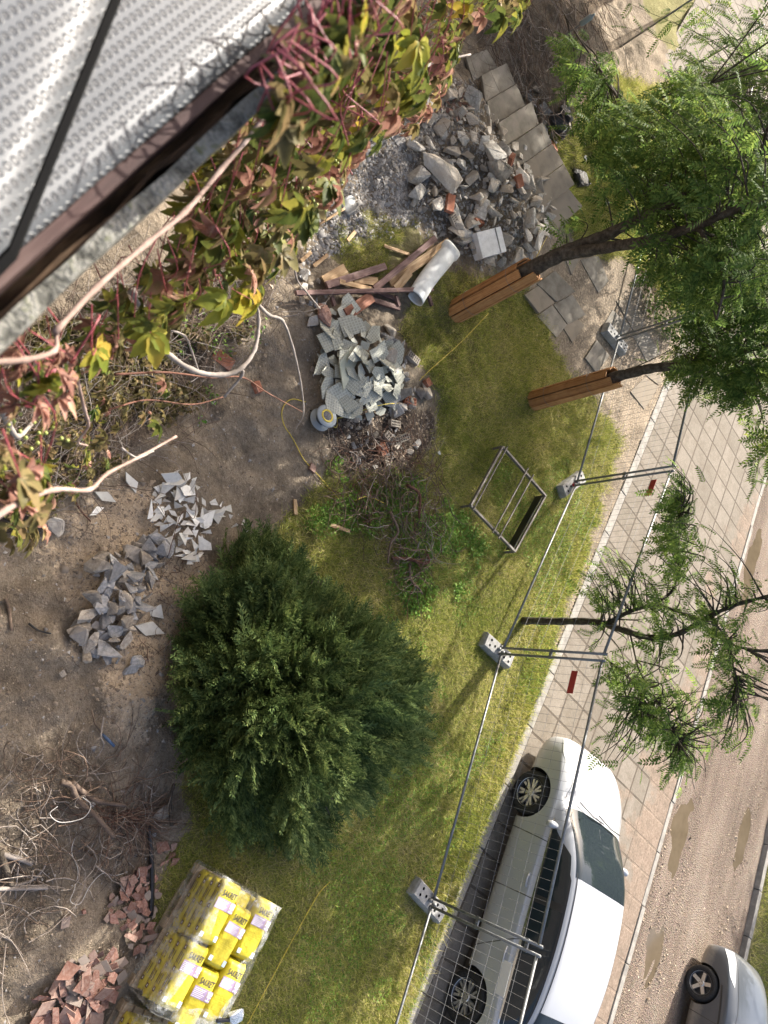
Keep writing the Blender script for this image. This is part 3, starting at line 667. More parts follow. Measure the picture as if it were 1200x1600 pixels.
# ================================================================== STEEL FRAME ON THE LAWN
fc = [np.array(at(x, y, .22)) for x, y in ((785, 698), (735, 790), (804, 862), (852, 775))]
fz = float(np.mean([gh(p[0], p[1]) for p in fc]))
ft = thing('steel_frame', 'rusty steel angle frame with two cross bars standing on the lawn', 'metal frame', tuple(np.mean(fc, 0)[:2]) + (0,))
fo = np.array(list(ft.location))
def fbar(name, a, b, w_, h_, m=steel_dark, ext=0.0, z=.22):
    a = np.array([a[0], a[1], z]) - fo; b = np.array([b[0], b[1], z]) - fo; d = b - a; L_ = np.linalg.norm(d); c = (a + b) / 2
    Mr = Matrix.Rotation(math.atan2(d[1], d[0]), 3, 'Z'); return MB().box(c, (L_ + ext, w_, h_), Mr).build(name, m, ft, bevel=.002)
fbar('rail', fc[0], fc[1], .035, .05); fbar('rail', fc[1], fc[2], .035, .05, z=.221); fbar('rail', fc[0], fc[3], .035, .05, z=.221)
fbar('rail', fc[2], fc[3], .032, .036)
fbar('side_board', fc[2] + .03 * (fc[1] - fc[2]), fc[3] + .03 * (fc[0] - fc[3]), .012, .16, black, -.05, .13)
fbar('rail', fc[0] + .05 * (fc[3] - fc[0]), fc[1] + .05 * (fc[2] - fc[1]), .018, .018, ext=.1, z=.255)
for q in (.50, .63): fbar('cross_bar', fc[0] * (1 - q) + fc[3] * q, fc[1] * (1 - q) + fc[2] * q, .020, .020, steel_dark, .16, .262 - .004)
for p in fc: MB().box((p[0] - fo[0], p[1] - fo[1], .10), (.035, .035, .21)).build('leg', steel_dark, ft)

# ================================================================== PAVING SLABS OF THE WORN PATH
def slab(px, label, th=.05, lift=.012, m=old_slab):
    P = [np.array(atg(x, y)) for x, y in px]; c = np.mean(P, 0); z = max(float(gh(p[0], p[1])) for p in P)
    o = MB().prism([(p[0] - c[0], p[1] - c[1]) for p in P], -th, 0).build('paving_slab', m, None, bevel=.007, loc=(c[0], c[1], z + lift), rot=(random.uniform(-.012, .012), random.uniform(-.012, .012), 0))
    return tag(o, label, 'paving slab', 'old concrete slabs of the garden path')
def quad_row(a0, a1, b0, b1, n, gap=.012):
    for i in range(n):
        q0, q1 = (i + gap) / n, (i + 1 - gap) / n; f = lambda p, q, k: (p[0] + (q[0] - p[0]) * k, p[1] + (q[1] - p[1]) * k)
        yield [f(a0, a1, q0), f(a0, a1, q1), f(b0, b1, q1), f(b0, b1, q0)]
for i, q in enumerate(quad_row((724, 92), (848, 372), (756, 80), (884, 336), 8)):
    slab(q, ['slab of the garden path farthest under the creeper', 'slab of the path beside the mound of roots', 'slab of the path beside the stones with the black bag', 'slab of the path at the upper edge of the rubble heap',
             'path slab by the orange brick piece in the rubble', 'path slab beside the longer grass, third from the leaning tree', 'path slab next to the pale round stones of the rubble', 'path slab nearest the leaning board-wrapped tree'][i])
for q, l_ in (([(816, 462), (841, 446), (861, 475), (836, 492)], 'square slab in the corner of the lawn by the leaning tree'),
              ([(838, 444), (864, 424), (893, 458), (864, 474)], 'slab in the sunlit block of path slabs, beside the tree boards'),
              ([(838, 494), (862, 477), (884, 508), (868, 528)], 'slab at the lower left of the block of path slabs'),
              ([(864, 476), (893, 460), (914, 492), (886, 508)], 'slab in the middle of the block of path slabs'),
              ([(879, 513), (896, 494), (913, 508), (893, 536)], 'broken slab at the outer end of the block of path slabs'),
              ([(912, 560), (930, 532), (950, 556), (930, 584)], 'loose slab lying on bare earth beside the fence foot'),
              ([(884, 408), (904, 404), (892, 430)], 'broken corner slab near the fork of the leaning tree'),
              ([(906, 406), (935, 400), (950, 440), (934, 458)], 'slab of the far row under the leaves, next to the lawn'),
              ([(940, 512), (956, 484), (984, 510), (968, 540)], 'slab under the farthest fence foot'),
              ([(962, 470), (982, 468), (1008, 512), (990, 520)], 'slab of the far row behind the farthest fence foot'),
              ([(988, 524), (1008, 516), (1032, 552), (1010, 566)], 'slab of the far row in front of the second tree'),
              ([(984, 612), (1006, 590), (1028, 604), (1006, 640)], 'slab by the street kerb behind the second tree guard'),
              ([(1008, 586), (1022, 578), (1036, 596), (1028, 602)], 'small slab piece by the kerb under the second tree')):
    slab(q, l_, lift=.03 if 'loose' in l_ else .012)

# ================================================================== RUBBLE
ROCK = [rock_mesh('concrete_chunk', concrete, 100 + i, (1, random.uniform(.55, .9), random.uniform(.26, .6)), random.choice((9, 11, 13, 16))) for i in range(16)]
def heap(name, protos, poly, n, smin, smax, label, cat, group, tiltmax=.5, sink=.15, pw=2.2, stack=0.0, flat=(1, 1, 1)):
    big = label if isinstance(label, (list, tuple)) else (label,)
    pts = samp(poly, n); sizes = sorted([smin + (smax - smin) * random.random() ** pw for _ in range(n)])
    occ = []
    for (x, y), s in zip(pts, sizes):
        best = None
        for _ in range(12):
            P = atg(x, y)
            dm = min([math.hypot(P[0] - a, P[1] - b) / (.5 * (s + c)) for a, b, c in occ], default=9)
            if best is None or dm > best[0]: best = (dm, P)
            if dm > .75: break
            x, y = samp(poly, 1)[0]
        P = best[1]; occ.append((P[0], P[1], s))
        o = link(name, random.choice(protos), None, (P[0], P[1], P[2] + s * .25 * flat[2] - s * sink + random.random() * stack),
                 (random.gauss(0, tiltmax), random.gauss(0, tiltmax), random.uniform(0, 6.28)), (s * flat[0] * random.uniform(.85, 1.15), s * flat[1] * random.uniform(.85, 1.15), s * flat[2] * random.uniform(.8, 1.2)))
        k = min(int((s - smin) / (smax - smin + 1e-6) * len(big)), len(big) - 1)
        tag(o, big[k], cat, group if len(big) == 1 else group + [' (small)', ' (medium)', ' (large)'][k])
RUB = [(610, 180), (680, 140), (745, 165), (790, 215), (812, 262), (850, 310), (856, 330), (840, 372), (806, 410), (772, 420), (716, 385), (672, 335), (640, 330), (646, 250)]
heap('concrete_chunk', ROCK, RUB, 298, .07, .42, ('small grey chunk of broken concrete in the big rubble heap', 'head-sized grey chunk of broken concrete in the big rubble heap', 'large grey chunk of broken concrete in the big rubble heap'), 'concrete chunk', 'broken concrete of the big rubble heap', .5, .06, 2.9, .10)
def rock_at(px, size, rot, label, m=concrete, name='concrete_chunk', cat='concrete chunk', seed=0, dims=(1, .7, .35), dz=.08, n=12, bev=.05):
    P = atg(*px, dz); o = link(name, rock_mesh(name, m, seed + 500, dims, n, bev), None, P, rot, (size,) * 3); return tag(o, label, cat)
rock_at((690, 264), .85, (.1, -.15, 1.1), 'big flat triangular slab of concrete in the middle of the rubble heap', seed=3, dims=(1, .62, .16), dz=.22)
rock_at((655, 300), .55, (.3, .1, 1.9), 'upright rectangular concrete block at the gravel edge of the rubble', seed=4, dims=(1, .45, .35), dz=.15)
rock_at((770, 236), .50, (.2, .2, .7), 'large rounded concrete lump near the top of the rubble heap', seed=5, dims=(1, .8, .6), dz=.16)
rock_at((815, 245), .45, (.3, .7, .4), 'tilted concrete shard leaning beside the slab path', seed=6, dims=(1, .5, .3), dz=.06)
rock_at((782, 262), .48, (.2, -.1, 1.3), 'pale sandy concrete lump in the upper half of the rubble', tan_stone, seed=7, dims=(1, .75, .45), dz=.18)
rock_at((838, 318), .34, (.1, .2, .2), 'pale rounded stone at the foot of the rubble by the path', seed=8, dims=(1, .8, .7), dz=.08)
rock_at((850, 322), .34, (.1, -.2, 1.2), 'pale split stone next to the path at the end of the rubble', seed=9, dims=(1, .8, .7), dz=.08)
rock_at((724, 372), .36, (.2, -.2, .8), 'concrete lump beside the white foam block', seed=10, dims=(1, .8, .6), dz=.10)
def brick_mesh(name, m, holes=True):
    b = MB(); b.box((0, 0, 0), (.24, .115, .071)); 
    if holes:
        for i in range(6):
            for j in (-1, 1): b.box((-.09 + i * .036, j * .026, .0362), (.018, .034, .002), None, 1)
    return b.mesh(name, [m, hole], False, .004)
BRK = brick_mesh('brick', brick_red); BRK2 = brick_mesh('brick', brick_red, False); BRKP = brick_mesh('brick', tan_stone)
def brick(px, rot, label, me=None, dz=.12, sc_=(1, 1, 1)): return tag(link('brick', me or BRK, None, atg(*px, dz), rot, sc_), label, 'brick')
brick((703, 318), (.2, .1, -.3), 'orange brick with a pale face in the middle of the rubble heap', BRK2, .2, (1.15, 1.1, 1.1))
brick((711, 346), (.3, .2, .7), 'tan perforated brick lying near the foam block', BRKP, .14)
brick((797, 252), (.4, .9, 1.2), 'hollow red brick stuck in the rubble near the path', BRK, .2)
brick((811, 283), (.5, .3, .6), 'red brick piece at the path edge of the rubble', BRK2, .16, (.8, 1, 1))
brick((757, 342), (1.3, .2, 1.6), 'dark red brick wedged above the foam block', BRK2, .12)
o = MB().box((0, 0, 0), (.56, .40, .24)).box((.14, 0, .1215), (.012, .40, .002), None, 1)
fb = o.build('foam_block', [foam, foot_conc], None, bevel=.012, loc=atg(761, 381, .15), rot=(.10, -.12, ang_of((745, 403), (785, 393)))); tag(fb, 'white foam block lying at the lower end of the rubble heap', 'foam block')

# broken waffle-backed tiles thrown in a heap
def shard_mesh(name, m, seed, th, n=5, asp=.75):
    r = random.Random(seed); A = sorted([(i + r.uniform(-.28, .28)) * 2 * math.pi / n for i in range(n)])
    return MB().prism([(.5 * math.cos(a) * r.uniform(.8, 1.15), .5 * asp * math.sin(a) * r.uniform(.8, 1.15)) for a in A], -th / 2, th / 2).mesh(name, m, False, th * .12)
def cut_tile(name, m, seed, th):
    """a square tile with one or two corners snapped off"""
    r = random.Random(seed); P = [(-.42, -.42), (.42, -.42), (.42, .42), (-.42, .42)]; k = r.randrange(4)
    a, b, c = Vector(P[k - 1]), Vector(P[k]), Vector(P[(k + 1) % 4]); u, v = r.uniform(.1, .8), r.uniform(.2, .8)
    Q = [P[(k + 1) % 4], P[(k + 2) % 4], P[(k + 3) % 4]]; Q = [tuple(b + (c - b) * u)] + Q + [tuple(b + (a - b) * v)]
    return MB().prism(Q, -th / 2, th / 2).mesh(name, m)
WAF = [cut_tile('floor_tile', waffle, 40 + i, .035) for i in range(8)] + [shard_mesh('floor_tile', waffle, 60 + i, .035, 5) for i in range(4)]
TIL = [(498, 495), (535, 480), (575, 522), (608, 540), (622, 600), (612, 638), (560, 656), (512, 638), (492, 590)]
heap('broken_tile', WAF, TIL, 84, .10, .36, ('small snapped grey tile showing its waffle back', 'broken grey tile showing its waffle back in the tile heap', 'large grey tile with a waffle back in the tile heap'), 'floor tile', 'broken tiles with a waffle back', .28, -.05, 1.2, .07)
for px, s, rz, l_ in (((583, 612), .34, .5, 'whole square grey tile at the lower right of the tile heap'), ((530, 512), .34, .9, 'grey tile at the top of the tile heap by the red block'), ((540, 632), .32, .3, 'pale tile propped at the bottom of the tile heap beside the reel')):
    tag(link('broken_tile', WAF[0], None, atg(*px, .09), (random.uniform(-.2, .2), .12, rz), (s, s, .36)), l_, 'floor tile')
tag(link('wall_board', shard_mesh('wall_board', plain('pale_green_board', (.40, .42, .34), .7), 5, .02, 4, .45), None, atg(545, 570, .12), (.1, .1, ang_of((535, 600), (555, 545))), (.72, .72, .8)), 'pale green board lying among the waffle-backed tiles', 'board')
SHR = [shard_mesh('tile_shard', ceramic, 80 + i, .03, random.choice((3, 4, 4, 5)), random.uniform(.45, .8)) for i in range(12)]
heap('tile_shard', SHR, [(225, 790), (250, 760), (275, 735), (300, 745), (318, 790), (320, 830), (312, 868), (290, 885), (262, 850), (240, 810)], 76, .09, .28, ('small pale tile shard in the heap left of the juniper', 'pale tile shard in the heap left of the juniper', 'large pale tile shard in the heap left of the juniper'), 'tile shard', 'pale tile shards', .3, -.02, 1.6, .05)
heap('tile_shard', SHR, [(330, 785), (350, 785), (385, 825), (395, 850), (370, 830), (345, 810)], 10, .10, .22, 'pale shard scattered between the tile heap and the juniper', 'tile shard', 'scattered pale shards', .25, 0)
for px, s, rz, l_ in (((206, 753), .24, .4, 'single pale tile shard under the creeper twig'), ((164, 776), .24, 1.0, 'dirty pale shard lying alone on the sandy earth'), ((150, 798), .17, 2.0, 'narrow pale shard on the sandy earth'), ((247, 870 - 110), .2, .2, 'pointed white shard at the top of the tile heap'), ((245, 955), .22, .8, 'grey slate piece beside the juniper roots'), ((233, 983), .34, 1.1, 'long grey slate shard below the stone heap'), ((340, 800), .3, .2, 'broad grey stone plate right of the tile heap')):
    tag(link('tile_shard', random.choice(SHR), None, atg(*px, .02), (.12, .1, rz), (s, s, 1)), l_, 'tile shard')
STN = [rock_mesh('rubble_stone', tan_stone, 200 + i, (1, random.uniform(.6, .9), random.uniform(.3, .6)), 10) for i in range(7)] + [rock_mesh('rubble_stone', dark_stone, 230 + i, (1, random.uniform(.6, .9), random.uniform(.3, .55)), 9) for i in range(8)]
heap('rubble_stone', STN, [(148, 872), (190, 862), (240, 830), (262, 860), (238, 900), (222, 940), (200, 975), (180, 1030), (140, 1030), (118, 1010), (112, 965), (140, 930)], 90, .10, .30, ('small grey or tan stone in the heap on the sandy earth', 'grey or tan stone in the heap on the sandy earth', 'large grey or tan stone in the heap on the sandy earth'), 'stone', 'stones heaped on the sandy earth', .4, -.02, 1.4, .06)
for px, s, l_, m in (((88, 822), .26, 'single dark stone alone on the sandy earth', dark_stone), ((205, 1045), .2, 'flat stone below the stone heap', dark_stone), ((215, 1035), .22, 'grey stone at the lower end of the stone heap', dark_stone), ((252, 1272), .26, 'grey stone between the roots and the juniper', tan_stone), ((97, 1052), .1, 'small stone in the bare earth', tan_stone)):
    rock_at(px, s, (.2, .1, random.random() * 3), l_, m, 'stone', 'stone', hash(l_) % 97 if False else len(l_), (1, .75, .5), .03)
BSH = [shard_mesh('terracotta_shard', terracotta, 300 + i, .04, random.choice((4, 4, 5)), random.uniform(.6, .9)) for i in range(12)]
heap('terracotta_shard', BSH, [(40, 1590), (55, 1550), (100, 1505), (130, 1480), (165, 1480), (190, 1500), (185, 1530), (160, 1570), (160, 1640), (60, 1680), (30, 1640)], 150, .07, .24, ('small terracotta shard in the heap beside the pallets', 'terracotta shard in the heap beside the pallets', 'large terracotta shard in the heap beside the pallets'), 'tile shard', 'terracotta shards beside the pallets', .3, .0, 1.4, .07)
heap('terracotta_shard', BSH, [(168, 1395), (195, 1370), (230, 1350), (245, 1385), (240, 1440), (232, 1490), (205, 1490), (195, 1450), (165, 1430)], 62, .07, .20, ('small terracotta shard between the roots and the pallet', 'terracotta shard between the roots and the pallet', 'large terracotta shard between the roots and the pallet'), 'tile shard', 'terracotta shards behind the pallet', .3, .0, 1.4, .05)
heap('terracotta_shard', BSH, [(242, 1320), (275, 1315), (272, 1345), (250, 1350)], 7, .10, .2, 'terracotta shard in the grass at the juniper edge', 'tile shard', 'terracotta shards in the grass', .3, 0)
for px, s, l_ in (((103, 1440), .16, 'pinkish shard lying alone on the bare earth'), ((131, 1425), .05, 'tiny orange chip on the bare earth'), ((489, 577), .09, 'orange chip on the earth beside the tile heap'), ((487, 731), .16, 'orange brick chip beside the yellow cable'), ((566, 775), .1, 'orange chip among the brushwood')):
    tag(link('terracotta_shard', BSH[len(l_) % 12], None, atg(*px, .02), (.1, .1, len(l_)), (s, s, 1)), l_, 'tile shard')
# mixed stones around the tile heap and the dark soil
heap('rubble_stone', STN + ROCK[:4], [(590, 520), (625, 540), (640, 590), (655, 610), (640, 640), (610, 650), (600, 600)], 34, .10, .34, ('small stone at the lawn side of the tile heap', 'grey stone at the lawn side of the tile heap', 'large grey stone at the lawn side of the tile heap'), 'stone', 'stones beside the tile heap', .5, .05, 1.6, .04)
heap('rubble_stone', STN + ROCK[:4], [(540, 650), (600, 660), (640, 660), (660, 700), (620, 720), (560, 740), (535, 700)], 26, .07, .2, ('small stone on the dark soil below the tile heap', 'grey stone on the dark soil below the tile heap', 'large stone on the dark soil below the tile heap'), 'stone', 'stones on the dark soil', .5, .05, 1.6, 0)
heap('rubble_stone', STN + ROCK[:4], [(470, 420), (520, 440), (520, 480), (490, 510), (468, 470)], 22, .08, .24, ('small stone above the tile heap under the bare twigs', 'stone above the tile heap under the bare twigs', 'large stone above the tile heap under the bare twigs'), 'stone', 'stones above the tile heap', .5, .05, 1.6, 0)
heap('rubble_stone', STN + ROCK[:6], [(815, 140), (850, 130), (885, 170), (885, 210), (860, 232), (835, 215), (818, 180)], 46, .09, .32, ('small stone in the heap beyond the slab path', 'stone in the heap beyond the slab path', 'large stone in the heap beyond the slab path'), 'stone', 'stones beyond the slab path', .5, .05, 1.6, .06)
heap('terracotta_shard', BSH, [(690, 170), (712, 130), (740, 150), (728, 180), (700, 200)], 34, .08, .18, 'reddish shard at the upper end of the big rubble heap', 'tile shard', 'reddish shards in the rubble', .4, 0, 1.3, .05)
for px, rz, l_, me_, d_, s_c in (((868, 226), 1.3, 'orange brick in the grass beyond the slab path', BRK2, .05, (1, 1, 1)), ((668, 598), .4, 'small orange brick piece at the end of the yellow string', BRK2, .05, (.5, .9, 1)), ((640, 627), 1.2, 'perforated red brick at the lower side of the tile heap', BRK, .05, (.8, 1, 1)), ((616, 662), 1.4, 'grey perforated brick standing on the dark soil', BRKP, .05, (.8, .8, 1)),
                                ((612, 688), .7, 'broken pale perforated brick on the dark soil', BRKP, .06, (1.2, 1, 1)), ((597, 702), .4, 'orange perforated brick above the brushwood', BRK, .06, (.7, 1.1, 1)), ((627, 685), 1.8, 'tan brick half leaning beside the pale perforated brick', BRKP, .08, (1.1, .9, 1)), ((402, 605), .2, 'small brick half buried in the earth by the white twig', BRK2, .02, (.6, .8, 1)), ((348, 562), .9, 'weathered red brick buried at the house wall', BRK2, .0, (1.1, 1.3, 1)), ((645, 560), .8, 'brick fragment behind the tile heap', BRKP, .06, (.9, 1, 1))):
    brick(px, (random.uniform(-.2, .2), random.uniform(-.2, .2), rz), l_, me_, d_, s_c)
rock_at((508, 492), .30, (.2, .3, .8), 'big broken red block between the timber heap and the tiles', terracotta, 'masonry_block', 'masonry block', 33, (1, .8, .75), .1, 18)
rock_at((612, 520), .3, (.1, .1, .3), 'tan boulder at the edge of the tile heap', tan_stone, 'stone', 'stone', 34, (1, .6, .5), .08)
rock_at((608, 556), .36, (.1, .1, 1.3), 'pale lumpy concrete chunk by the lawn', concrete, 'stone', 'stone', 35, (1, .75, .6), .08)
rock_at((618, 641), .26, (.1, .1, .3), 'rounded grey stone at the bottom of the tile heap', concrete, 'stone', 'stone', 36, (1, .9, .7), .05)
rock_at((668, 612), .28, (.1, .1, .9), 'grey stone in the grass at the end of the yellow string', concrete, 'stone', 'stone', 37, (1, .8, .6), .05)
rock_at((651, 695), .22, (.1, .2, 2.2), 'pale split stone at the lawn edge near the brushwood', concrete, 'stone', 'stone', 38, (1, .6, .4), .03)
rock_at((686, 709), .1, (.1, .2, .2), 'small pale green scrap on the lawn', ceramic, 'scrap', 'litter', 39, (1, .6, .4), .02)

# ================================================================== TIMBER HEAP
def plank(p0, p1, w_, th, m, label, z0=.08, z1=.08, name='plank', roll=0.0):
    a = Vector(atg(*p0, z0)); b = Vector(atg(*p1, z1)); d = b - a; X = d.normalized(); Z = Vector((0, 0, 1)); Yv = Z.cross(X).normalized(); Z = X.cross(Yv)
    Mx = Matrix((X, Yv, Z)).transposed() @ Matrix.Rotation(roll, 3, 'X')
    o = MB().box((0, 0, 0), (d.length, w_, th)).build(name, m, None, bevel=.003); o.matrix_world = Matrix.Translation((a + b) / 2) @ Mx.to_4x4(); return tag(o, label, 'timber')
plank((462, 458), (676, 452), .06, .05, purple_wood, 'long straight painted batten with short stubs, across the timber heap', .16, .16)
for q, l_ in ((.26, 'short stub under the long batten, nearest the twigs'), (.5, 'second short stub under the long batten'), (.73, 'third short stub under the long batten'), (.97, 'stub at the lawn end of the long batten')):
    x = 462 + 214 * q; plank((x, 462), (x + 5, 478), .05, .045, purple_wood, l_, .08, .06, 'batten_stub')
plank((510, 446), (602, 416), .10, .04, purple_wood, 'faded mauve plank beside the raw boards', .16, .10)
plank((584, 452), (680, 372), .09, .05, purple_wood, 'mauve plank against the white roll', .12, .16)
plank((608, 442), (702, 378), .14, .035, raw_wood, 'broad raw board under the white roll', .05, .07)
plank((618, 452), (640, 425), .12, .03, raw_wood, 'splintered raw board end beside the white roll', .15, .13)
plank((506, 440), (540, 420), .15, .025, raw_wood, 'wide raw board end near the gravel', .06, .06)
plank((552, 436), (590, 440), .12, .03, raw_wood, 'short raw board in the middle of the timber heap', .08, .05)
plank((530, 440), (588, 454), .07, .03, raw_wood, 'raw batten under the long painted batten', .09, .09)
plank((540, 492), (580, 464), .16, .06, wood_mat('rusty_board', [(.3, (.11, .042, .028)), (.6, (.23, .10, .062)), (.8, (.32, .19, .14))]), 'reddish board with a chipped orange surface below the long batten', .10, .10)
plank((580, 468), (624, 482), .07, .05, purple_wood, 'mauve offcut under the long batten near the lawn', .06, .05)
plank((590, 456), (620, 468), .06, .04, purple_wood, 'small mauve offcut behind the white roll', .07, .05)
for a, b, l_ in (((543, 376), (555, 362), 'pale wood chip on the gravel'), ((490, 416), (512, 398), 'long pale splinter at the edge of the gravel'), ((600, 384), (640, 398), 'thin pale lath on the thin grass'), ((667, 396), (680, 372), 'small wood offcut beside the raw board'), ((470, 808 - 400), (486, 394), 'pale splinter under the creeper twigs'), ((516, 820), (546, 830), 'broken pinkish plank at the top of the juniper'), ((461, 780), (462, 804), 'short stick lying on the bare earth')):
    plank(a, b, .05, .02, raw_wood, l_, .03, .04, 'wood_offcut')
# white rolled sheet
a, b = Vector(atg(648, 466, .13)), Vector(atg(704, 388, .15)); d = (b - a); L_ = d.length
X = d.normalized(); Yv = Vector((0, 0, 1)).cross(X).normalized(); Zv = X.cross(Yv)
rb = MB(); n = 22; k = 34; V_ = []
for i in range(k + 1):
    q = i / k
    for j in range(n + 1):
        A = j / n * 5.6 - .3; r = .115 + .014 * A / 5.6 + .012 * math.sin(q * 5 + A) + (.02 if q > .94 else 0)
        V_.append((q * L_ + .012 * math.sin(A * 3) * (q > .9), r * 1.25 * math.cos(A), r * .85 * math.sin(A)))
rb.add(V_, [(i * (n + 1) + j, i * (n + 1) + j + 1, (i + 1) * (n + 1) + j + 1, (i + 1) * (n + 1) + j) for i in range(k) for j in range(n)])
ro = rb.build('rolled_sheet', simple('white_sheeting', [(.3, (.58, .59, .57)), (.6, (.72, .73, .71)), (.8, (.60, .58, .52))], 9, .6, .3, .01), None, True)
ro.matrix_world = Matrix.Translation(a) @ Matrix((X, Yv, Zv)).transposed().to_4x4(); sm = ro.modifiers.new('t', 'SOLIDIFY'); sm.thickness = .004
tag(ro, 'white rolled-up sheet lying on the timber heap', 'roll')
# shovel
st = thing('shovel', 'steel shovel with a pale handle lying on the gravel', 'shovel', atg(545, 318, .05))
so3 = Vector(st.location); v0 = Vector(atg(538, 326, .06)) - so3; v1 = Vector(atg(488, 358, .10)) - so3
MB().tube([v0, (v0 + v1) / 2 + Vector((0, 0, .01)), v1], .017, 8).build('handle', raw_wood, st, True)
ax = (v1 - v0).normalized(); sd = Vector((0, 0, 1)).cross(ax).normalized(); V_ = []
for i in range(9):
    q = i / 8; wd_ = .115 * (1 - max(0, q - .62) ** 2 * 4.2)
    for j in range(7): g_2 = (j - 3) / 3; V_.append(v0 - ax * (q * .28 - .02) + sd * wd_ * g_2 + Vector((0, 0, .03 * abs(g_2) ** 2 - .015 + .02 * math.sin(q * 3))))
bl = MB().add(V_, [(i * 7 + j, i * 7 + j + 1, i * 7 + j + 8, i * 7 + j + 7) for i in range(8) for j in range(6)]).build('blade', galv, st, True)
bl.modifiers.new('t', 'SOLIDIFY').thickness = .004

# ================================================================== TREES
def pinnate(pairs=7):
    V_ = [(0, -.008, 0), (0, .008, 0), (.5, -.006, -.05), (.5, .006, -.05), (1, -.003, -.2), (1, .003, -.2)]; F_ = [(0, 2, 1), (1, 2, 3), (2, 4, 3), (3, 4, 5)]
    def leaflet(x, ang, L_, w_):
        b = len(V_); z = -.2 * x * x; c, s = math.cos(ang), math.sin(ang)
        for u, v, dz in ((0, 0, 0), (.38, w_, .012), (1, 0, -.06), (.42, -w_, .012), (.4, 0, .0)):
            V_.append((x + u * L_ * c - v * s, u * L_ * s + v * c, z + dz - .05 * u * abs(math.sin(ang))))
        F_.extend([(b, b + 4, b + 1), (b + 1, b + 4, b + 2), (b, b + 3, b + 4), (b + 4, b + 3, b + 2)])
    for i in range(pairs):
        x = .16 + .78 * i / (pairs - 1); L_ = .27 * (1 - .35 * abs(i / (pairs - 1) - .35))
        for sg in (-1, 1): leaflet(x + .02 * sg, sg * 1.08, L_, .050)
    leaflet(.97, 0, .24, .05)
    return np.array(V_), np.array(F_)
PV, PF = pinnate()
def limb_mesh(limbs, m, name, parent):
    b = MB()
    for pts, r0, r1, k in limbs:
        P = smoothpath(pts, 6); n = len(P); b.tube(P, [r0 + (r1 - r0) * i / (n - 1) + .006 * math.sin(i * 2.1) * (r0 > .04) for i in range(n)], k)
    return b.build(name, m, parent, True)
def make_tree(label, base, limbs, clusters, leaf_m, bark_m, rach=.36, per=7, minz=1.2, twigs=True, start=.45, jit=.02, name='broadleaf_tree', group=None):
    """limbs: [(points, r0, r1, sides)]; clusters: array of points where twigs end"""
    t = thing(name, label, 'tree', base, 0, group); o = np.array(base, float)
    limb_mesh([([np.array(p) - o for p in pts], a, b, k) for pts, a, b, k in limbs], bark_m, 'trunk', t)
    L_ = np.array([q for pts, a, b, k in limbs for q in smoothpath(pts, 6)]); L_ = L_[L_[:, 2] > minz] if (L_[:, 2] > minz).any() else L_
    tb = MB(); pos, dirs = [], []
    for c in clusters:
        if c[2] < minz: continue
        d = np.linalg.norm((L_ - c) * [1, 1, 1.4], axis=1) + rng.uniform(0, .6, len(L_)); a = L_[int(np.argmin(d))]
        mid = (a + c) / 2 + np.array([0, 0, .12 * np.linalg.norm(c - a)]) + rng.normal(0, .06, 3); P = smoothpath([a, mid, c], 5)
        if twigs: tb.tube([p - o for p in P], [.013 - .0105 * i / (len(P) - 1) for i in range(len(P))], 4, cap=False)
        out = c - mid; out = out / (np.linalg.norm(out) + 1e-6)
        for j in range(per):
            q = j / per; p = P[min(len(P) - 1, int(len(P) * (start + (1 - start) * q)))] + rng.normal(0, jit, 3)
            v = out * .7 + rng.normal(0, .75, 3); v[2] = v[2] * .45 - .28; pos.append(p - o); dirs.append(v)
    pos = np.array(pos); n = len(pos); M = frame(np.array(dirs), rng.normal(0, .5, n))
    V_, F_ = scatter(PV, PF, M, pos, rach * rng.uniform(.65, 1.2, n))
    link('crown', npmesh('crown', V_, F_, leaf_m), t)
    if twigs: tb.build('twigs', bark_m, t, True)
    return t
def in_px(poly, n, y0, y1):
    return [at_y(x, y, random.uniform(y0, y1)) for x, y in samp(poly, n)]
def blob(c, r, n):
    v = rng.normal(0, 1, (n, 3)); v /= np.linalg.norm(v, axis=1, keepdims=True); v *= rng.uniform(.35, 1, (n, 1)) ** .5
    return [np.array(c) + q * np.array(r) for q in v]
def clear_view(pts):
    """keep only clusters that stay outside the picture (the unseen upper part of a crown)"""
    p = np.array(pts); u, v, d = proj(p); m = (d < .1) | (u > 1235) | (v < -40) | (v > 1640) | (u < -60)
    return [q for q, k in zip(pts, m) if k]
def guard(t, base, axis_pts, boards, label_m, o, r_in):
    """boards standing round the trunk: each is (angle, length, width)"""
    a, b = Vector(axis_pts[0]), Vector(axis_pts[1]); Z = (b - a).normalized(); tocam = Vector((-a.x, -a.y, 0)).normalized()
    Yv = Z.cross(tocam).normalized(); Xv = Yv.cross(Z)
    for ang, L_, w_, z0 in boards:
        n = Xv * math.cos(ang) + Yv * math.sin(ang); sd = Z.cross(n); Mx = Matrix((sd, n, Z)).transposed()
        ob = MB().box((0, 0, 0), (w_, .024, L_)).build('guard_board', orange_wood, t, bevel=.003)
        ob.matrix_world = Matrix.Translation(a - Vector(o) + n * r_in + Z * (L_ / 2 + z0)) @ Mx.to_4x4()
    for zz in (.35, 1.2): 
        pts = [a - Vector(o) + Z * zz + (Xv * math.cos(q) + Yv * math.sin(q)) * (r_in + .03) for q in np.linspace(0, 2 * math.pi, 15)]
        MB().tube(pts, .0025, 4).build('tie_wire', galv, t)
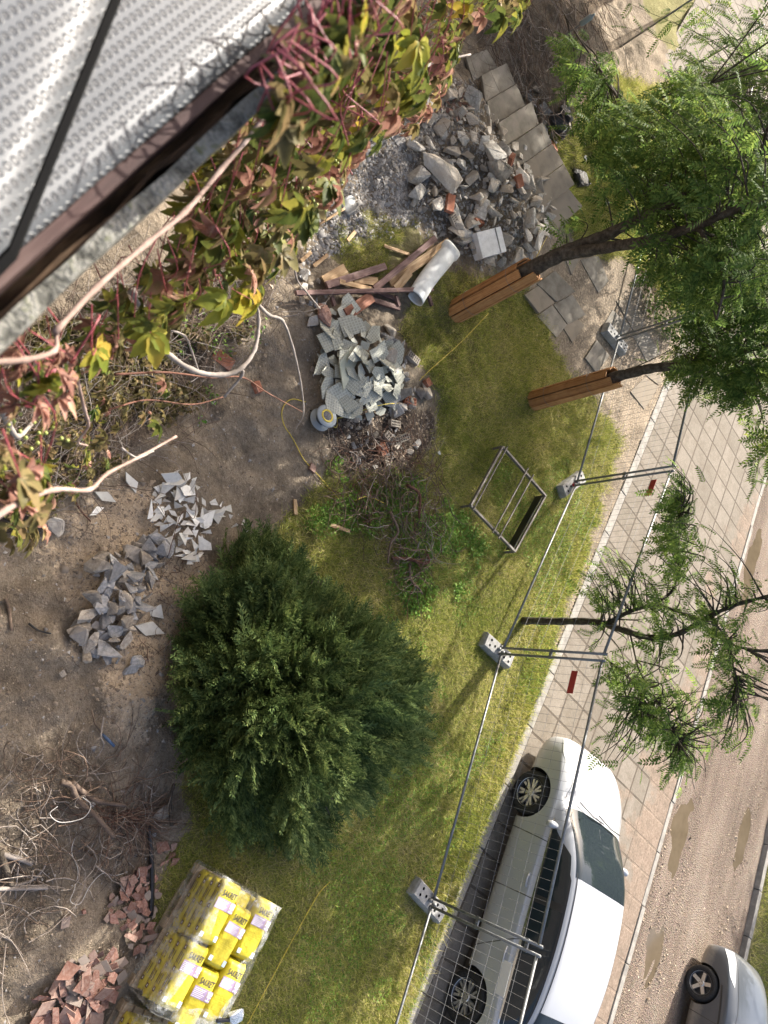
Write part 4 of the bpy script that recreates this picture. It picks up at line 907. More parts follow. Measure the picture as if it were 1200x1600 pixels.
# leaning tree with the board guard
bA = np.array(atg(712, 487)); tA = at_y(862, 404, bA[1] + .05)
A1 = [bA, at_y(800, 437, bA[1] + .02), tA, at_y(905, 385, bA[1] + .1), at_y(950, 366, bA[1] + .2), at_y(1010, 335, bA[1] + .3), at_y(1100, 290, bA[1] + .6), at_y(1230, 230, bA[1] + 1.0)]
A2 = [at_y(880, 398, bA[1] + .08), at_y(940, 388, bA[1] + .02), at_y(1010, 376, bA[1] - .1), at_y(1090, 352, bA[1] - .1), at_y(1190, 312, bA[1] - .1), at_y(1330, 270, bA[1])]
A3 = [at_y(1010, 335, bA[1] + .3), at_y(1012, 260, bA[1] + .6), at_y(985, 190, bA[1] + .9), at_y(945, 120, bA[1] + 1.2), at_y(905, 60, bA[1] + 1.5), at_y(880, 20, bA[1] + 1.7)]
A5 = [at_y(985, 190, bA[1] + .9), at_y(1040, 150, bA[1] + 1.3), at_y(1110, 130, bA[1] + 1.6)]
A4 = [at_y(1090, 352, bA[1] - .1), at_y(1130, 430, bA[1] - .3), at_y(1120, 500, bA[1] - .4)]
cA = in_px([(985, 345), (940, 300), (900, 320), (870, 345), (880, 370), (960, 330)], 5, bA[1], bA[1] + .5)
cA += in_px([(985, 150), (1080, 120), (1200, 200), (1230, 480), (1120, 500), (1010, 440), (990, 360), (940, 250)], 265, bA[1] - .6, bA[1] + 2.2)
cA += in_px([(850, 60), (905, 40), (960, 90), (1000, 200), (960, 290), (900, 230), (880, 150)], 36, bA[1] + .6, bA[1] + 2.2)
cA += clear_view(blob((-3.8, 9.7, 5.6), (2.2, 2.2, 1.6), 110))
TA = make_tree('leaning tree with a forked trunk and an orange board guard, beside the rubble', bA, [(A1, .135, .03, 12), (A2, .085, .025, 10), (A3, .035, .005, 7), (A5, .022, .006, 6), (A4, .03, .01, 6)], cA, tree_leaf, bark, .30, 8)
guard(TA, bA, (bA, tA), [(-.92, 1.36, .118, .02), (-.14, 1.42, .122, .0), (.64, 1.64, .122, -.01), (1.42, 1.60, .115, .0), (2.2, 1.5, .11, .02), (2.98, 1.5, .11, 0), (3.76, 1.5, .11, 0), (4.55, 1.5, .11, 0)], None, bA, .172)
# upright tree with the board guard
bB = np.array(atg(834, 626)); tB = at_y(988, 582, bB[1])
B1 = [bB, at_y(910, 604, bB[1]), tB, at_y(1030, 574, bB[1]), at_y(1080, 570, bB[1] + .1), at_y(1140, 556, bB[1] + .2), at_y(1260, 520, bB[1] + .3)]
B2 = [at_y(1080, 570, bB[1] + .1), at_y(1120, 520, bB[1] + .5), at_y(1150, 450, bB[1] + .8), at_y(1170, 380, bB[1] + 1.2)]
B3 = [at_y(1140, 556, bB[1] + .2), at_y(1180, 600, bB[1] + .1), at_y(1240, 680, bB[1] - .2)]
cB = in_px([(1060, 540), (1085, 470), (1130, 400), (1210, 380), (1220, 630), (1150, 625), (1110, 640), (1060, 615), (1050, 580)], 165, bB[1] - .6, bB[1] + 1.8)
cB += in_px([(1155, 680), (1205, 640), (1215, 740), (1190, 800), (1160, 720)], 9, bB[1] - .2, bB[1] + 1)
cB += clear_view(blob((-1.0, 10.9, 5.4), (2.1, 2.0, 1.5), 80)) + clear_view(blob((.6, 12.2, 5.3), (1.6, 1.4, 1.1), 110))  # second lobe is unseen, added to shade the lawn by the pallet
TB = make_tree('upright tree with an orange board guard, in the middle of the lawn edge', bB, [(B1, .105, .03, 12), (B2, .04, .012, 7), (B3, .04, .012, 7)], cB, tree_leaf, bark, .30, 8)
guard(TB, bB, (bB, tB), [(-.60, 1.55, .112, .0), (.18, 1.62, .115, .0), (.96, 1.74, .115, -.02), (1.74, 1.6, .11, 0), (2.5, 1.6, .11, 0), (3.3, 1.6, .11, 0), (4.1, 1.6, .11, 0), (4.9, 1.6, .11, 0)], None, bB, .158)
link('trunk_sprig', None); bpy.data.objects.remove(bpy.data.objects['trunk_sprig'])
# slim forked tree behind the fence
bC = np.array(atg(816, 970)); Yc = bC[1]
C1 = [bC, at_y(870, 971, Yc), at_y(930, 972, Yc), at_y(975, 985, Yc - .05), at_y(1015, 996, Yc - .1), at_y(1060, 990, Yc - .1), at_y(1110, 962, Yc), at_y(1160, 942, Yc + .1), at_y(1230, 925, Yc + .1)]
C2 = [at_y(948, 974, Yc), at_y(985, 955, Yc + .1), at_y(1025, 942, Yc + .3), at_y(1055, 915, Yc + .4), at_y(1060, 860, Yc + .5), at_y(1062, 800, Yc + .5)]
C3 = [at_y(1030, 945, Yc + .3), at_y(1080, 965, Yc + .2), at_y(1130, 1000, Yc + .1), at_y(1180, 1020, Yc)]
C4 = [at_y(985, 992, Yc - .05), at_y(1000, 1050, Yc - .2), at_y(1030, 1100, Yc - .3), at_y(1060, 1160, Yc - .3)]
C5 = [at_y(945, 1028, Yc - .3), at_y(985, 1060, Yc - .2), at_y(1010, 1110, Yc - .2)]
C6 = [at_y(1110, 962, Yc), at_y(1140, 1010, Yc - .1), at_y(1150, 1080, Yc - .2)]
cC = in_px([(1040, 720), (1076, 735), (1100, 840), (1085, 880), (1020, 880), (1010, 800)], 60, Yc - .2, Yc + 1.0)
cC += in_px([(880, 880), (960, 845), (1000, 880), (985, 950), (920, 945)], 30, Yc - .5, Yc + .5)
cC += in_px([(990, 880), (1100, 850), (1195, 960), (1195, 1040), (1100, 1040), (1000, 990)], 66, Yc - .6, Yc + .9)
cC += in_px([(945, 1060), (1000, 1020), (1100, 1030), (1190, 1080), (1180, 1160), (1110, 1190), (1095, 1250), (1030, 1235), (960, 1215), (905, 1190), (940, 1120)], 150, Yc - .8, Yc + .8)
cC += in_px([(1040, 730), (1090, 760), (1150, 930), (1180, 1100), (1120, 1200), (1000, 1180), (930, 1090), (1000, 900)], 60, Yc - .9, Yc + 1.0)
cC += in_px([(840, 1020), (900, 1000), (950, 1040), (900, 1060), (860, 1050)], 5, Yc - .3, Yc)
cC += clear_view(blob((2.6, 9.6, 5.2), (1.9, 1.8, 1.3), 70))
TC = make_tree('slim dark tree forking above the fence, between the steel frame and the white car', bC, [(C1, .062, .02, 10), (C2, .034, .008, 8), (C3, .026, .008, 7), (C4, .014, .006, 6), (C5, .010, .004, 5), (C6, .014, .006, 6)], cC, slim_leaf, bark2, .25, 3, start=.25, jit=.07)
# tree beyond the path: its crown fills the upper corner of the picture
bD = TS(6.2, 17.5); D1 = [bD, bD + [.1, 0, 1.6], bD + [.3, .1, 3.0], bD + [.2, .4, 5]]
cD = in_px([(905, 160), (1000, 100), (1100, 110), (1200, 160), (1200, 330), (1090, 420), (1000, 330), (930, 280)], 120, 12.3, 15.5) + in_px([(960, 0), (1200, 0), (1200, 150), (1090, 120), (1000, 110)], 44, 13, 18) + clear_view(blob(bD + [1.3, .2, 5.2], (3.5, 2.5, 1.8), 430))  # unseen part of the crown widened and shifted to shade the upper lawn
make_tree('dense tree beyond the slab path, seen through the crown of the leaning tree', bD, [(D1, .13, .03, 10)], cD, tree_leaf, bark, .32, 9, 1.0)
bE = TS(3.6, 21.5); E1 = [bE, bE + [0, .1, 2], bE + [.3, 0, 4.2], bE + [.1, .2, 6]]  # unseen tree, added only to throw shade on the rubble
make_tree('unseen tall tree added past the mound of roots to shade the rubble', bE, [(E1, .2, .05, 10)], clear_view(blob(bE + [.2, 0, 6.2], (2.6, 2.6, 2.2), 190)), tree_leaf, bark, .40, 9, 2)
bG = TS(1.2, 17.2); G1 = [bG, bG + [0, .1, 2], bG + [.1, 0, 4.2], bG + [.1, .2, 5.4]]  # another unseen tree, added to shade the yard along the house
make_tree('unseen bushy tree added for shade close to the house past the mound of roots', bG, [(G1, .14, .04, 10)], clear_view(blob(bG + [.1, 0, 5.0], (1.9, 1.9, 1.8), 130)), tree_leaf, bark, .40, 9, 2)

for k_, (t_0, s_0, h_0) in enumerate(((21.5, 8, 9), (23.0, 13.5, 11), (24.5, 19, 10), (27, 25, 12))):
    bX = TS(t_0, s_0); make_tree(('big tree across the road behind the grey car', 'tallest tree across the road', 'broad tree across the road facing the pavement', 'tree across the road at the far end')[k_], bX, [([bX, bX + [0, .1, h_0 * .3], bX + [.2, 0, h_0 * .7]], .2, .06, 8)],
              [q for q in blob(bX + [0, 0, h_0 * .62], (3.3, 3.3, h_0 * .42), 420)], tree_leaf, bark, .75, 9, 1.5, False, group='trees across the road')

# dark shrub under the trees
def shrub(label, c, r, n, m, size, group=None):
    t = thing('leafy_shrub', label, 'shrub', c, 0, group); P = rng.normal(0, 1, (n, 3)); P /= np.linalg.norm(P, axis=1, keepdims=True); P[:, 2] = np.abs(P[:, 2]); P *= (rng.uniform(.35, 1, (n, 1)) ** .5) * (.75 + .5 * fbm(P[:, :1] * 3 + 5, P[:, 1:2] * 3, 3)); P = P * np.array(r)
    TV = np.array([(0, 0, 0), (.45, .25, .05), (1, 0, -.08), (.45, -.25, .05)]); V_, F_ = scatter(TV, np.array([(0, 1, 2), (0, 2, 3)]), rots(n, .7), P, size * rng.uniform(.6, 1.3, n))
    link('foliage', npmesh('foliage', V_, F_, m), t); b = MB()
    for _ in range(9):
        q = random.uniform(0, 6.28); b.tube([(0, 0, 0), (r[0] * .3 * math.cos(q), r[1] * .3 * math.sin(q), r[2] * .45), (r[0] * .6 * math.cos(q), r[1] * .6 * math.sin(q), r[2] * .8)], [.014, .009, .004], 5)
    b.build('stems', bark, t); return t
shrub('dark shrub behind the farthest fence block under the trees', atg(1035, 470), (.95, .9, 1.5), 3600, tree_leaf, .09)
shrub('shrub beyond the fence in the far corner, under the leaves', at(1120, 330), (.8, .9, 1.4), 2600, tree_leaf, .09)

# ================================================================== JUNIPER
def plume():
    V_, F_ = [], []
    def dia(p, d, L_, w_):
        d = Vector(d).normalized(); s = d.cross(Vector((0, 0, 1))).normalized(); p = Vector(p); b = len(V_)
        V_.extend([p, p + d * L_ * .45 + s * w_, p + d * L_, p + d * L_ * .45 - s * w_ + Vector((0, 0, w_ * .6))]); F_.extend([(b, b + 1, b + 2), (b, b + 2, b + 3)])
    r = random.Random(3)
    for i in range(9):
        x = .06 + .9 * i / 8; sg = 1 if i % 2 else -1; L_ = .27 * (1 - .70 * x)
        for s in (sg, -sg):
            a = r.uniform(.45, .75) * s; d = (math.cos(a), math.sin(a), r.uniform(-.25, .35)); p = (x + r.uniform(-.03, .03), 0, -.12 * x * x)
            for q in (0, .34, .66): dia((p[0] + d[0] * L_ * q, p[1] + d[1] * L_ * q, p[2] + d[2] * L_ * q), (d[0] + r.uniform(-.35, .35), d[1] + r.uniform(-.35, .35), d[2] + r.uniform(-.3, .4)), L_ * .6 + .05, .021)
        dia((x - .06, 0, -.12 * x * x), (1, r.uniform(-.2, .2), r.uniform(-.1, .2)), .2, .026)
    return np.array([tuple(v) for v in V_]), np.array(F_)
JV, JF = plume()
jc = np.array([1.98, 4.48, .05]); jr = np.array([1.95, 1.58, 1.60])
jt = thing('juniper_bush', 'big round dark green juniper bush between the bare earth and the lawn', 'bush', jc)
n_ = 8600; v = rng.normal(0, 1, (n_, 3)); v /= np.linalg.norm(v, axis=1, keepdims=True); v[:, 2] = np.abs(v[:, 2]) * 1.0
v /= np.linalg.norm(v, axis=1, keepdims=True); azv = np.arctan2(v[:, 1], v[:, 0])
lump = .80 + .20 * np.sin(azv * 5 + v[:, 2] * 4) * np.sin(v[:, 2] * 7 + azv * 3 + 1) + .48 * (fbm(v[:, 0] * 3.2 + 9, v[:, 1] * 3.2 + v[:, 2] * 2.6, 5, 3) - .45)
rad = lump * rng.uniform(.62, 1, n_) ** .6; P_ = v * rad[:, None] * jr; P_[:, 2] = np.maximum(P_[:, 2], .05)
sw = np.array([.15, .45, .55])                        # the sprays sweep outwards and up to the light
dr = v * [1, 1, .7] + sw * .55 + rng.normal(0, .32, (n_, 3)); M_ = frame(dr, rng.normal(0, .7, n_))
V_, F_ = scatter(JV, JF, M_, P_ - dr * .06, .33 * rng.uniform(.6, 1.25, n_)); link('foliage', npmesh('foliage', V_, F_, jun_m), jt)
b = MB()
for _ in range(46):
    q = rng.normal(0, 1, 3); q[2] = abs(q[2]) * .6 + .1; q /= np.linalg.norm(q); e = q * jr * .8; b.tube(smoothpath([(0, 0, 0), e * .45 + [0, 0, -.08], e], 4), [.03, .03, .028, .025, .02, .016, .012, .008, .006][:9], 5)
b.build('stems', bark, jt, True)

# ================================================================== TANGLES OF DRY TWIGS AND ROOTS (nobody could count them)
def tangle(name, label, poly, n, L0, L1, r0, r1, zmax, m, bias=None, curl=.5, cat='dry twigs', solid=False):
    b = MB()
    for x, y in samp(poly, n):
        P = atg(x, y); P[2] += random.random() ** 1.6 * zmax + .01; L_ = random.uniform(L0, L1); a = random.uniform(0, 6.28)
        if bias is not None and random.random() < .7: a = bias + random.gauss(0, .5)
        pts = [P]; da = random.gauss(0, curl); el = random.gauss(0, .25)
        for k in range(6):
            a += da * .35 + random.gauss(0, curl * .3); el = el * .8 + random.gauss(0, .15)
            Q = pts[-1] + np.array([math.cos(a) * math.cos(el), math.sin(a) * math.cos(el), math.sin(el)]) * L_ / 6; Q[2] = max(Q[2], float(gh(Q[0], Q[1])) + .006); pts.append(Q)
        r = random.uniform(r0, r1); b.tube(pts, [r * (1 - .65 * i / 6) for i in range(7)], 4, random.randrange(len(m)), cap=False)
    o = b.build(name, m, None, True); stuff(o); tag(o, label, cat); return o
tangle('brushwood', 'dry brushwood heaped between the tile heap and the juniper', [(520, 700), (600, 690), (660, 700), (690, 760), (685, 840), (660, 900), (640, 930), (600, 880), (560, 820), (510, 770)], 500, .2, .8, .003, .009, .30, [twig, dry_brown, twig, dry_brown, twig_red, root_pale], None, .9)
tangle('brushwood', 'thin dry twigs on the dark soil', [(500, 660), (660, 640), (690, 700), (640, 740), (540, 740)], 90, .15, .5, .002, .005, .08, [twig, twig_pale], None, 1.2)
tangle('root_tangle', 'tangle of pulled-out roots and thin stems on the bare earth', [(0, 1190), (100, 1165), (200, 1180), (260, 1240), (235, 1330), (190, 1370), (110, 1350), (40, 1300), (0, 1260)], 230, .2, .75, .002, .008, .14, [root_pale, dry_brown, twig, twig], None, 1.1)
tangle('root_tangle', 'bundle of thin reddish roots pointing at the juniper', [(150, 1262), (215, 1262), (235, 1285), (200, 1292), (150, 1280)], 130, .3, .7, .002, .004, .12, [dry_brown, twig_red], ang_of((160, 1265), (280, 1305)), .3)
tangle('root_tangle', 'loose roots and sticks at the end of the bare earth', [(-60, 1290), (60, 1310), (130, 1420), (60, 1480), (-60, 1500)], 80, .2, .7, .003, .010, .14, [root_pale, twig], None, .5)
tangle('dry_stems', 'dry stems and dead creeper at the foot of the house wall', [(200, 430), (330, 400), (440, 430), (420, 520), (350, 600), (290, 700), (180, 740), (60, 820), (-60, 900), (-100, 640)], 420, .3, 1.1, .002, .007, .5, [twig, twig_pale, twig], SN[1] and math.atan2(SN[1], SN[0]), .6)
tangle('dry_stems', 'grey dead stems matted along the foot of the house wall', [(210, 420), (330, 400), (440, 430), (430, 500), (360, 560), (300, 620), (250, 680), (150, 740), (40, 800), (-60, 860), (-100, 640)], 700, .2, .8, .002, .006, .35, [twig, twig, twig_pale], math.atan2(SN[1], SN[0]), .7)
UP = lawn_points(90000, [[(200, 430), (330, 400), (430, 430), (400, 500), (330, 600), (250, 690), (120, 760), (20, 830), (-80, 860), (-100, 600)]], -2.5, 3, -.5, 6); kk = fbm(UP[:, 0] * 2.5, UP[:, 1] * 2.5, 33) > .44
quadleaf(UP[kk][:9000], .06, vine_olive, 'dead_leaves', 'dead creeper leaves littering the foot of the house wall', .10)
tangle('dry_stems', 'dry roots and stems hanging over the earth mound', [(745, 60), (790, -30), (930, -20), (950, 120), (880, 190), (830, 230), (790, 170)], 620, .3, 1.1, .003, .008, .3, [twig, dry_brown, root_pale], ang_of((860, 0), (850, 140)), .5)
tangle('dry_stems', 'thin bare shoots over the upper end of the rubble', [(640, 170), (720, 100), (770, 120), (730, 220), (660, 250)], 60, .4, .9, .0015, .003, .6, [twig], None, .3)
tangle('dry_litter', 'dry litter on the bare earth', [(60, 860), (300, 620), (480, 480), (500, 740), (400, 850), (260, 1240), (200, 1400), (60, 1500), (0, 1200)], 220, .05, .25, .0012, .003, .02, [twig_pale, twig], None, .8)
tangle('dry_litter', 'dry litter round the juniper roots', [(215, 880), (330, 870), (340, 940), (280, 1040), (220, 1100)], 120, .1, .4, .002, .005, .1, [twig, twig_pale, twig_red], None, .8)
def branch(px, r0, r1, m, label, name='dry_branch', dz=.05, cat='branch', k=8):
    P = [np.array(atg(p[0], p[1], p[2] if len(p) > 2 else dz)) for p in px]; o0 = P[0]; P = smoothpath(P, 5); n = len(P)
    return tag(MB().tube([p - o0 for p in P], [r0 + (r1 - r0) * i / (n - 1) for i in range(n)], k).build(name, m, None, True, loc=o0), label, cat)
branch([(95, 1222), (112, 1228), (122, 1250), (150, 1275), (178, 1308)], .030, .024, twig, 'thick curved dark root on top of the root tangle', 'thick_root', .16)
branch([(112, 1222), (130, 1238), (155, 1252), (195, 1258)], .032, .02, twig, 'second thick dark root running towards the juniper', 'thick_root', .13)
branch([(-20, 1390), (40, 1388), (75, 1387)], .022, .02, twig_pale, 'straight sawn stick at the edge of the bare earth', 'stick')
branch([(0, 1330), (10, 1360), (18, 1384)], .034, .028, bark, 'short thick log piece beside the sawn stick', 'stick')
branch([(0, 1335), (30, 1342), (50, 1350)], .028, .022, twig_pale, 'barked branch piece above the sawn stick', 'stick')
branch([(20, 1385), (50, 1375), (66, 1360), (72, 1348)], .016, .008, twig_pale, 'pale forked stick beside the root tangle', 'stick')
branch([(0, 1410), (20, 1415), (40, 1424), (58, 1440)], .008, .004, twig_pale, 'thin pale stick lying along the bare earth', 'stick')
branch([(24, 1404), (28, 1360), (34, 1330)], .008, .006, twig_pale, 'thin pale stick crossing the sawn one', 'stick')
branch([(268, 1290), (266, 1250), (272, 1225)], .022, .016, bark, 'bark-covered root standing at the juniper edge', 'thick_root', .12)
branch([(236, 1430), (238, 1380), (236, 1330), (232, 1290)], .026, .022, black, 'black pipe lying between the shards and the pallet', 'black_pipe', .05, 'pipe')
branch([(162, 1120), (158, 1150), (162, 1165), (150, 1185)], .010, .004, twig_pale, 'pale root standing up from the earth', 'thick_root', .08)
branch([(610, 800), (622, 830), (610, 850), (606, 880)], .022, .014, twig, 'thick dark stick in the middle of the brushwood', 'stick', .26)
branch([(636, 758), (655, 772), (655, 810)], .024, .018, twig_red, 'bent bark-brown stick at the right of the brushwood', 'stick', .24)
branch([(612, 872), (640, 874), (660, 880), (670, 878), (668, 866)], .026, .018, twig_red, 'hooked reddish branch at the lower end of the brushwood', 'stick', .12)
branch([(640, 880), (642, 905), (655, 920), (660, 928)], .02, .012, twig, 'forked dark root at the bottom of the brushwood', 'stick', .08)
branch([(8, 995 - 60), (14, 950), (18, 985)], .02, .014, twig, 'root stub sticking out of the sandy earth', 'thick_root', .03)
branch([(118, 785), (128, 800), (142, 815)], .012, .008, twig_red, 'reddish root beside the pale tile shards', 'thick_root', .03)
branch([(262, 870), (285, 800), (303, 810), (308, 770)], .004, .003, twig_red, 'thin reddish creeper stem across the pale tile shards', 'stem', .12)
branch([(45, 974), (60, 985), (80, 990)], .012, .009, black, 'short dark hose end in the earth', 'hose', .03, 'hose')
h_ = thing('tool_handle', 'blue tool handle lying on the sandy earth', 'tool', atg(160, 1150, .02)); MB().tube([(-.02, 0, 0), (.06, .05, .02), (.13, .09, .03)], [.014, .018, .014], 10).build('grip', plain('blue_plastic', (.05, .09, .17), .4), h_, True)
MB().tube([(-.02, 0, 0), (-.14, -.05, -.01), (-.28, -.06, -.02)], .008, 8).build('shaft', twig, h_, True)

# ================================================================== CREEPER ALONG THE LEDGE
def palmate(seed, fold=.22, droop=.5):
    r = random.Random(seed); V_, F_ = [], []
    for a, L_ in ((-1.45, .62), (-.72, .9), (0, 1.0), (.72, .9), (1.45, .62)):
        a += r.uniform(-.12, .12); L_ *= r.uniform(.9, 1.1); c, s = math.cos(a), math.sin(a); b = len(V_); n = 8; tw = r.uniform(-.25, .25)
        for i in range(n + 1):
            q = i / n; wd_ =   .27 * math.sin(math.pi * min(1, q * 1.0) ** .85) ** .8 * (1 - .25 * q) * L_ + .004
            ser = 1 + (.10 if i % 2 else -.06) * (0 < i < n); z = -droop * L_ * q * q * .5
            for sg in (-1, 0, 1):
                u, v_, w_ = q * L_, sg * wd_ * ser, z + abs(sg) * wd_ * fold + sg * wd_ * tw * q + .012 * math.sin(q * 9 + sg)
                V_.append((u * c - v_ * s, u * s + v_ * c, w_))
        for i in range(n):
            for j in (0, 1): k = b + i * 3 + j; F_ += [(k, k + 3, k + 1), (k + 1, k + 3, k + 4)]
    return np.array(V_), np.array(F_)
LEAF = [palmate(1), palmate(2, .45, .9), palmate(3, .8, 1.2), palmate(4, .3, .7)]
NPL = len(LEAF[0][0])
vt = thing('creeper_vine', 'Virginia creeper with pink, green and yellow leaves climbing along the ledge and the wall', 'climbing plant', TS(-.05, .3, LZ - .05))
vo_ = np.array(vt.location); leaf_V, leaf_F, leaf_I = [], [], []; stalk = MB(); nleaf = 0
def vine_leaf(P, size, mi, face, hang, stem_to=None):
    """one five-fingered leaf at P; hang 0..1 turns its fingers down"""
    global nleaf
    if mi == 1: size *= .8
    TV, TF = LEAF[random.choice((2, 2, 1)) if mi == 1 else random.choice((0, 1, 3))]
    out = np.array([TN[0], TN[1], 0]) * face + SN * random.gauss(0, .45)
    x = out * (1 - hang) + np.array([0, 0, -1.0]) * hang + rng.normal(0, .22, 3); x /= np.linalg.norm(x)
    upv = np.array([0, 0, 1.0]) * (1 - hang * .6) + TN * hang + SN * random.gauss(.3, .5) + rng.normal(0, .2, 3); y = np.cross(upv, x); y /= np.linalg.norm(y); z = np.cross(x, y)
    M = np.stack([x, y, z], 1); leaf_V.append((TV @ M.T) * size + P - vo_); leaf_F.append(TF + nleaf * NPL); leaf_I.append(np.full(len(TF), mi)); nleaf += 1
    if stem_to is not None:
        stalk.tube(smoothpath([stem_to - vo_, (stem_to + P) / 2 - vo_ + rng.normal(0, .018, 3), P - vo_], 3), [.0012, .0012, .0011, .0011, .001, .001, .001][:7], 5, cap=False)
def leaves_in(poly, n, d0, d1, s0, s1, mix, hang=(.55, .97), tmin=-.16, zmax=LZ + .2, stems=True):
    for x, y in samp(poly, n):
        P = at_d(x, y, random.uniform(d0, d1))
        for _ in range(8):
            if P @ TN > tmin and P[2] < zmax: break
            P = at_d(x, y, random.uniform(d0, d1))
        if not (P @ TN > tmin and P[2] < zmax): continue
        L_ = random.uniform(.08, .2); st_ = P + np.array([0, 0, L_ * .8]) - TN * L_ * .4 + SN * random.gauss(0, .04)
        vine_leaf(P, random.uniform(s0, s1), random.choices(range(4), mix)[0], random.choice((1, 1, .6)), random.uniform(*hang), st_ if stems and random.random() < .28 else None)
V1 = [(405, 125), (470, 60), (560, 5), (640, -20), (660, 60), (690, 120), (640, 200), (560, 235), (530, 290), (490, 330), (460, 390), (400, 430), (330, 400), (285, 350), (300, 280), (370, 200)]
leaves_in(V1, 280, 1.15, 2.4, .042, .072, (8, 1.6, 5, .5))
leaves_in([(300, 270), (420, 200), (560, 220), (500, 330), (440, 420), (330, 420), (270, 350)], 170, 1.5, 2.6, .048, .08, (6, 1.2, 4, .7), (.2, .7))
leaves_in([(620, -20), (860, -20), (800, 40), (740, 40), (690, 120), (660, 80)], 120, 2.2, 4.2, .05, .085, (4, 2, 5, .2))
leaves_in([(630, 90), (720, 70), (700, 150), (660, 200), (600, 220)], 110, 2.6, 4.0, .055, .085, (1, 4, 4, .1), (.6, 1))
leaves_in([(500, 180), (560, 150), (600, 180), (560, 260), (510, 330), (480, 300)], 60, 1.5, 2.3, .045, .07, (1, 7, 1, .6), (.75, 1))
leaves_in([(100, 520), (190, 455), (290, 380), (330, 430), (250, 540), (190, 560), (120, 580)], 80, 1.2, 1.8, .04, .065, (4, 3, 4, .6))
leaves_in([(220, 500), (320, 430), (430, 400), (410, 480), (300, 480), (240, 560)], 24, 1.4, 2.2, .055, .085, (5, 1, 2, 1))
leaves_in([(-20, 530), (80, 525), (120, 560), (100, 620), (40, 650), (-20, 640)], 34, .85, 1.2, .03, .046, (2, 5, 1, 1), (.2, .8))
leaves_in([(-20, 700), (40, 690), (70, 720), (80, 790), (20, 830), (-20, 830)], 26, .8, 1.1, .03, .046, (2, 5, 2, .6), (.2, .8))
leaves_in([(0, 640), (120, 600), (260, 540), (270, 640), (200, 720), (100, 790), (0, 830)], 150, 2.6, 4.6, .04, .07, (2, 1, 8, .0), (.4, .9), stems=False)
leaves_in([(260, 430), (420, 400), (440, 460), (330, 470), (270, 520)], 26, 2.2, 3.6, .06, .09, (5, 1, 4, .2))
leaves_in([(10, 800), (80, 780), (60, 850), (10, 860)], 10, 2.2, 3.2, .06, .09, (3, 3, 4, .2))
for x, y in samp([(428, 150), (478, 72), (548, 0), (625, -10), (560, 85), (482, 170), (430, 205)], 60):
    P = at(x, y, LZ + random.uniform(.0, .07)); vine_leaf(P, random.uniform(.03, .05), random.choices(range(4), (6, 1, 5, .4))[0], 1, random.uniform(.4, .9), P - TN * .03 + np.array([0, 0, .03]))
big = [((432, 140), .80, .06, 0, .55), ((470, 60), 1.1, .08, 3, .5), ((655, 65), 1.35, .10, 3, .2), ((628, 125), 1.5, .10, 3, .6), ((150, 545), 1.15, .075, 3, .6), ((235, 520), 1.3, .085, 3, .5), ((185, 530), 1.2, .07, 2, .6), ((258, 440), 1.3, .085, 1, .9), ((30, 745), .82, .07, 2, .5), ((60, 590), .92, .075, 0, .8)]
for (x, y), dpt, s_, mi, hg in big:
    P = at_d(x, y, dpt); vine_leaf(P, s_ * .8, mi, 1, hg, P + np.array([0, 0, .10]) - TN * .05)
lm = npmesh('foliage', np.concatenate(leaf_V), np.concatenate(leaf_F), [vine_green, vine_pink, vine_olive, vine_yellow], True, np.concatenate(leaf_I))
link('foliage', lm, vt)
# clusters of red stalks
for _ in range(46):
    x, y = samp([(440, 90), (560, 20), (620, 30), (600, 130), (560, 200), (480, 250), (430, 240)] if _ < 40 else [(60, 540), (90, 530), (40, 560), (100, 580), (120, 560)], 1)[0]
    P = at_d(x, y, random.uniform(1.15, 1.7) if _ < 40 else random.uniform(.9, 1.1)); Q = P + np.array([0, 0, -random.uniform(.06, .16)]) + TN * random.uniform(0, .07) + SN * random.gauss(0, .05)
    if P @ TN > -.1: stalk.tube([p - vo_ for p in smoothpath([P, P * .7 + Q * .3 + rng.normal(0, .016, 3), P * .35 + Q * .65 + rng.normal(0, .02, 3), Q + rng.normal(0, .03, 3)], 4)], .0014, 5, cap=False)
stalk.build('leaf_stalks', red_stalk, vt, True)
# unripe berries
bb = MB(); r3 = random.Random(5)
for x, y, dpt, n in ((465, 275, 1.5, 40), (440, 310, 1.6, 40), (345, 400, 1.6, 26), (45, 640, 1.2, 34), (360, 350, 1.7, 26), (520, 250, 1.7, 24)):
    P = at_d(x, y, dpt) - vo_
    for _ in range(n):
        q = P + np.array([r3.gauss(0, .03), r3.gauss(0, .03), r3.gauss(-.02, .03)]); k = 6
        bb.lathe([(.0005, -.0035), (.003, -.002), (.0036, 0), (.003, .002), (.0005, .0035)], 6, Matrix.Translation(Vector(q)))
bb.build('berries', plain('green_berry', (.26, .30, .07), .4), vt, True)
def vstem(px, r0, r1, m=vine_wood, name='stem', n=6, k=8, knot=True):
    r0 *= .62; r1 *= .58
    P = smoothpath([at_d(x, y, d_) - vo_ for x, y, d_ in px], n); L_ = len(P)
    return MB().tube(P, [(r0 + (r1 - r0) * i / (L_ - 1)) * (1 + (.30 if knot and i % n == 0 else .10 * math.sin(i * 2.3))) for i in range(L_)], k).build(name, m, vt, True)
vstem([(-30, 825, .78), (30, 785, .82), (88, 765, .92), (140, 765, 1.05), (168, 740, 1.12), (218, 714, 1.22), (275, 682, 1.35)], .0062, .0034)
vstem([(-20, 566, .74), (40, 562, .78), (85, 548, .82), (88, 520, .85)], .006, .004)
vstem([(85, 520, .84), (150, 450, .90), (230, 380, .98), (290, 330, 1.05), (345, 265, 1.10), (400, 200, 1.12), (440, 130, 1.12), (475, 60, 1.12), (500, 20, 1.12), (540, -20, 1.15)], .0058, .0066)
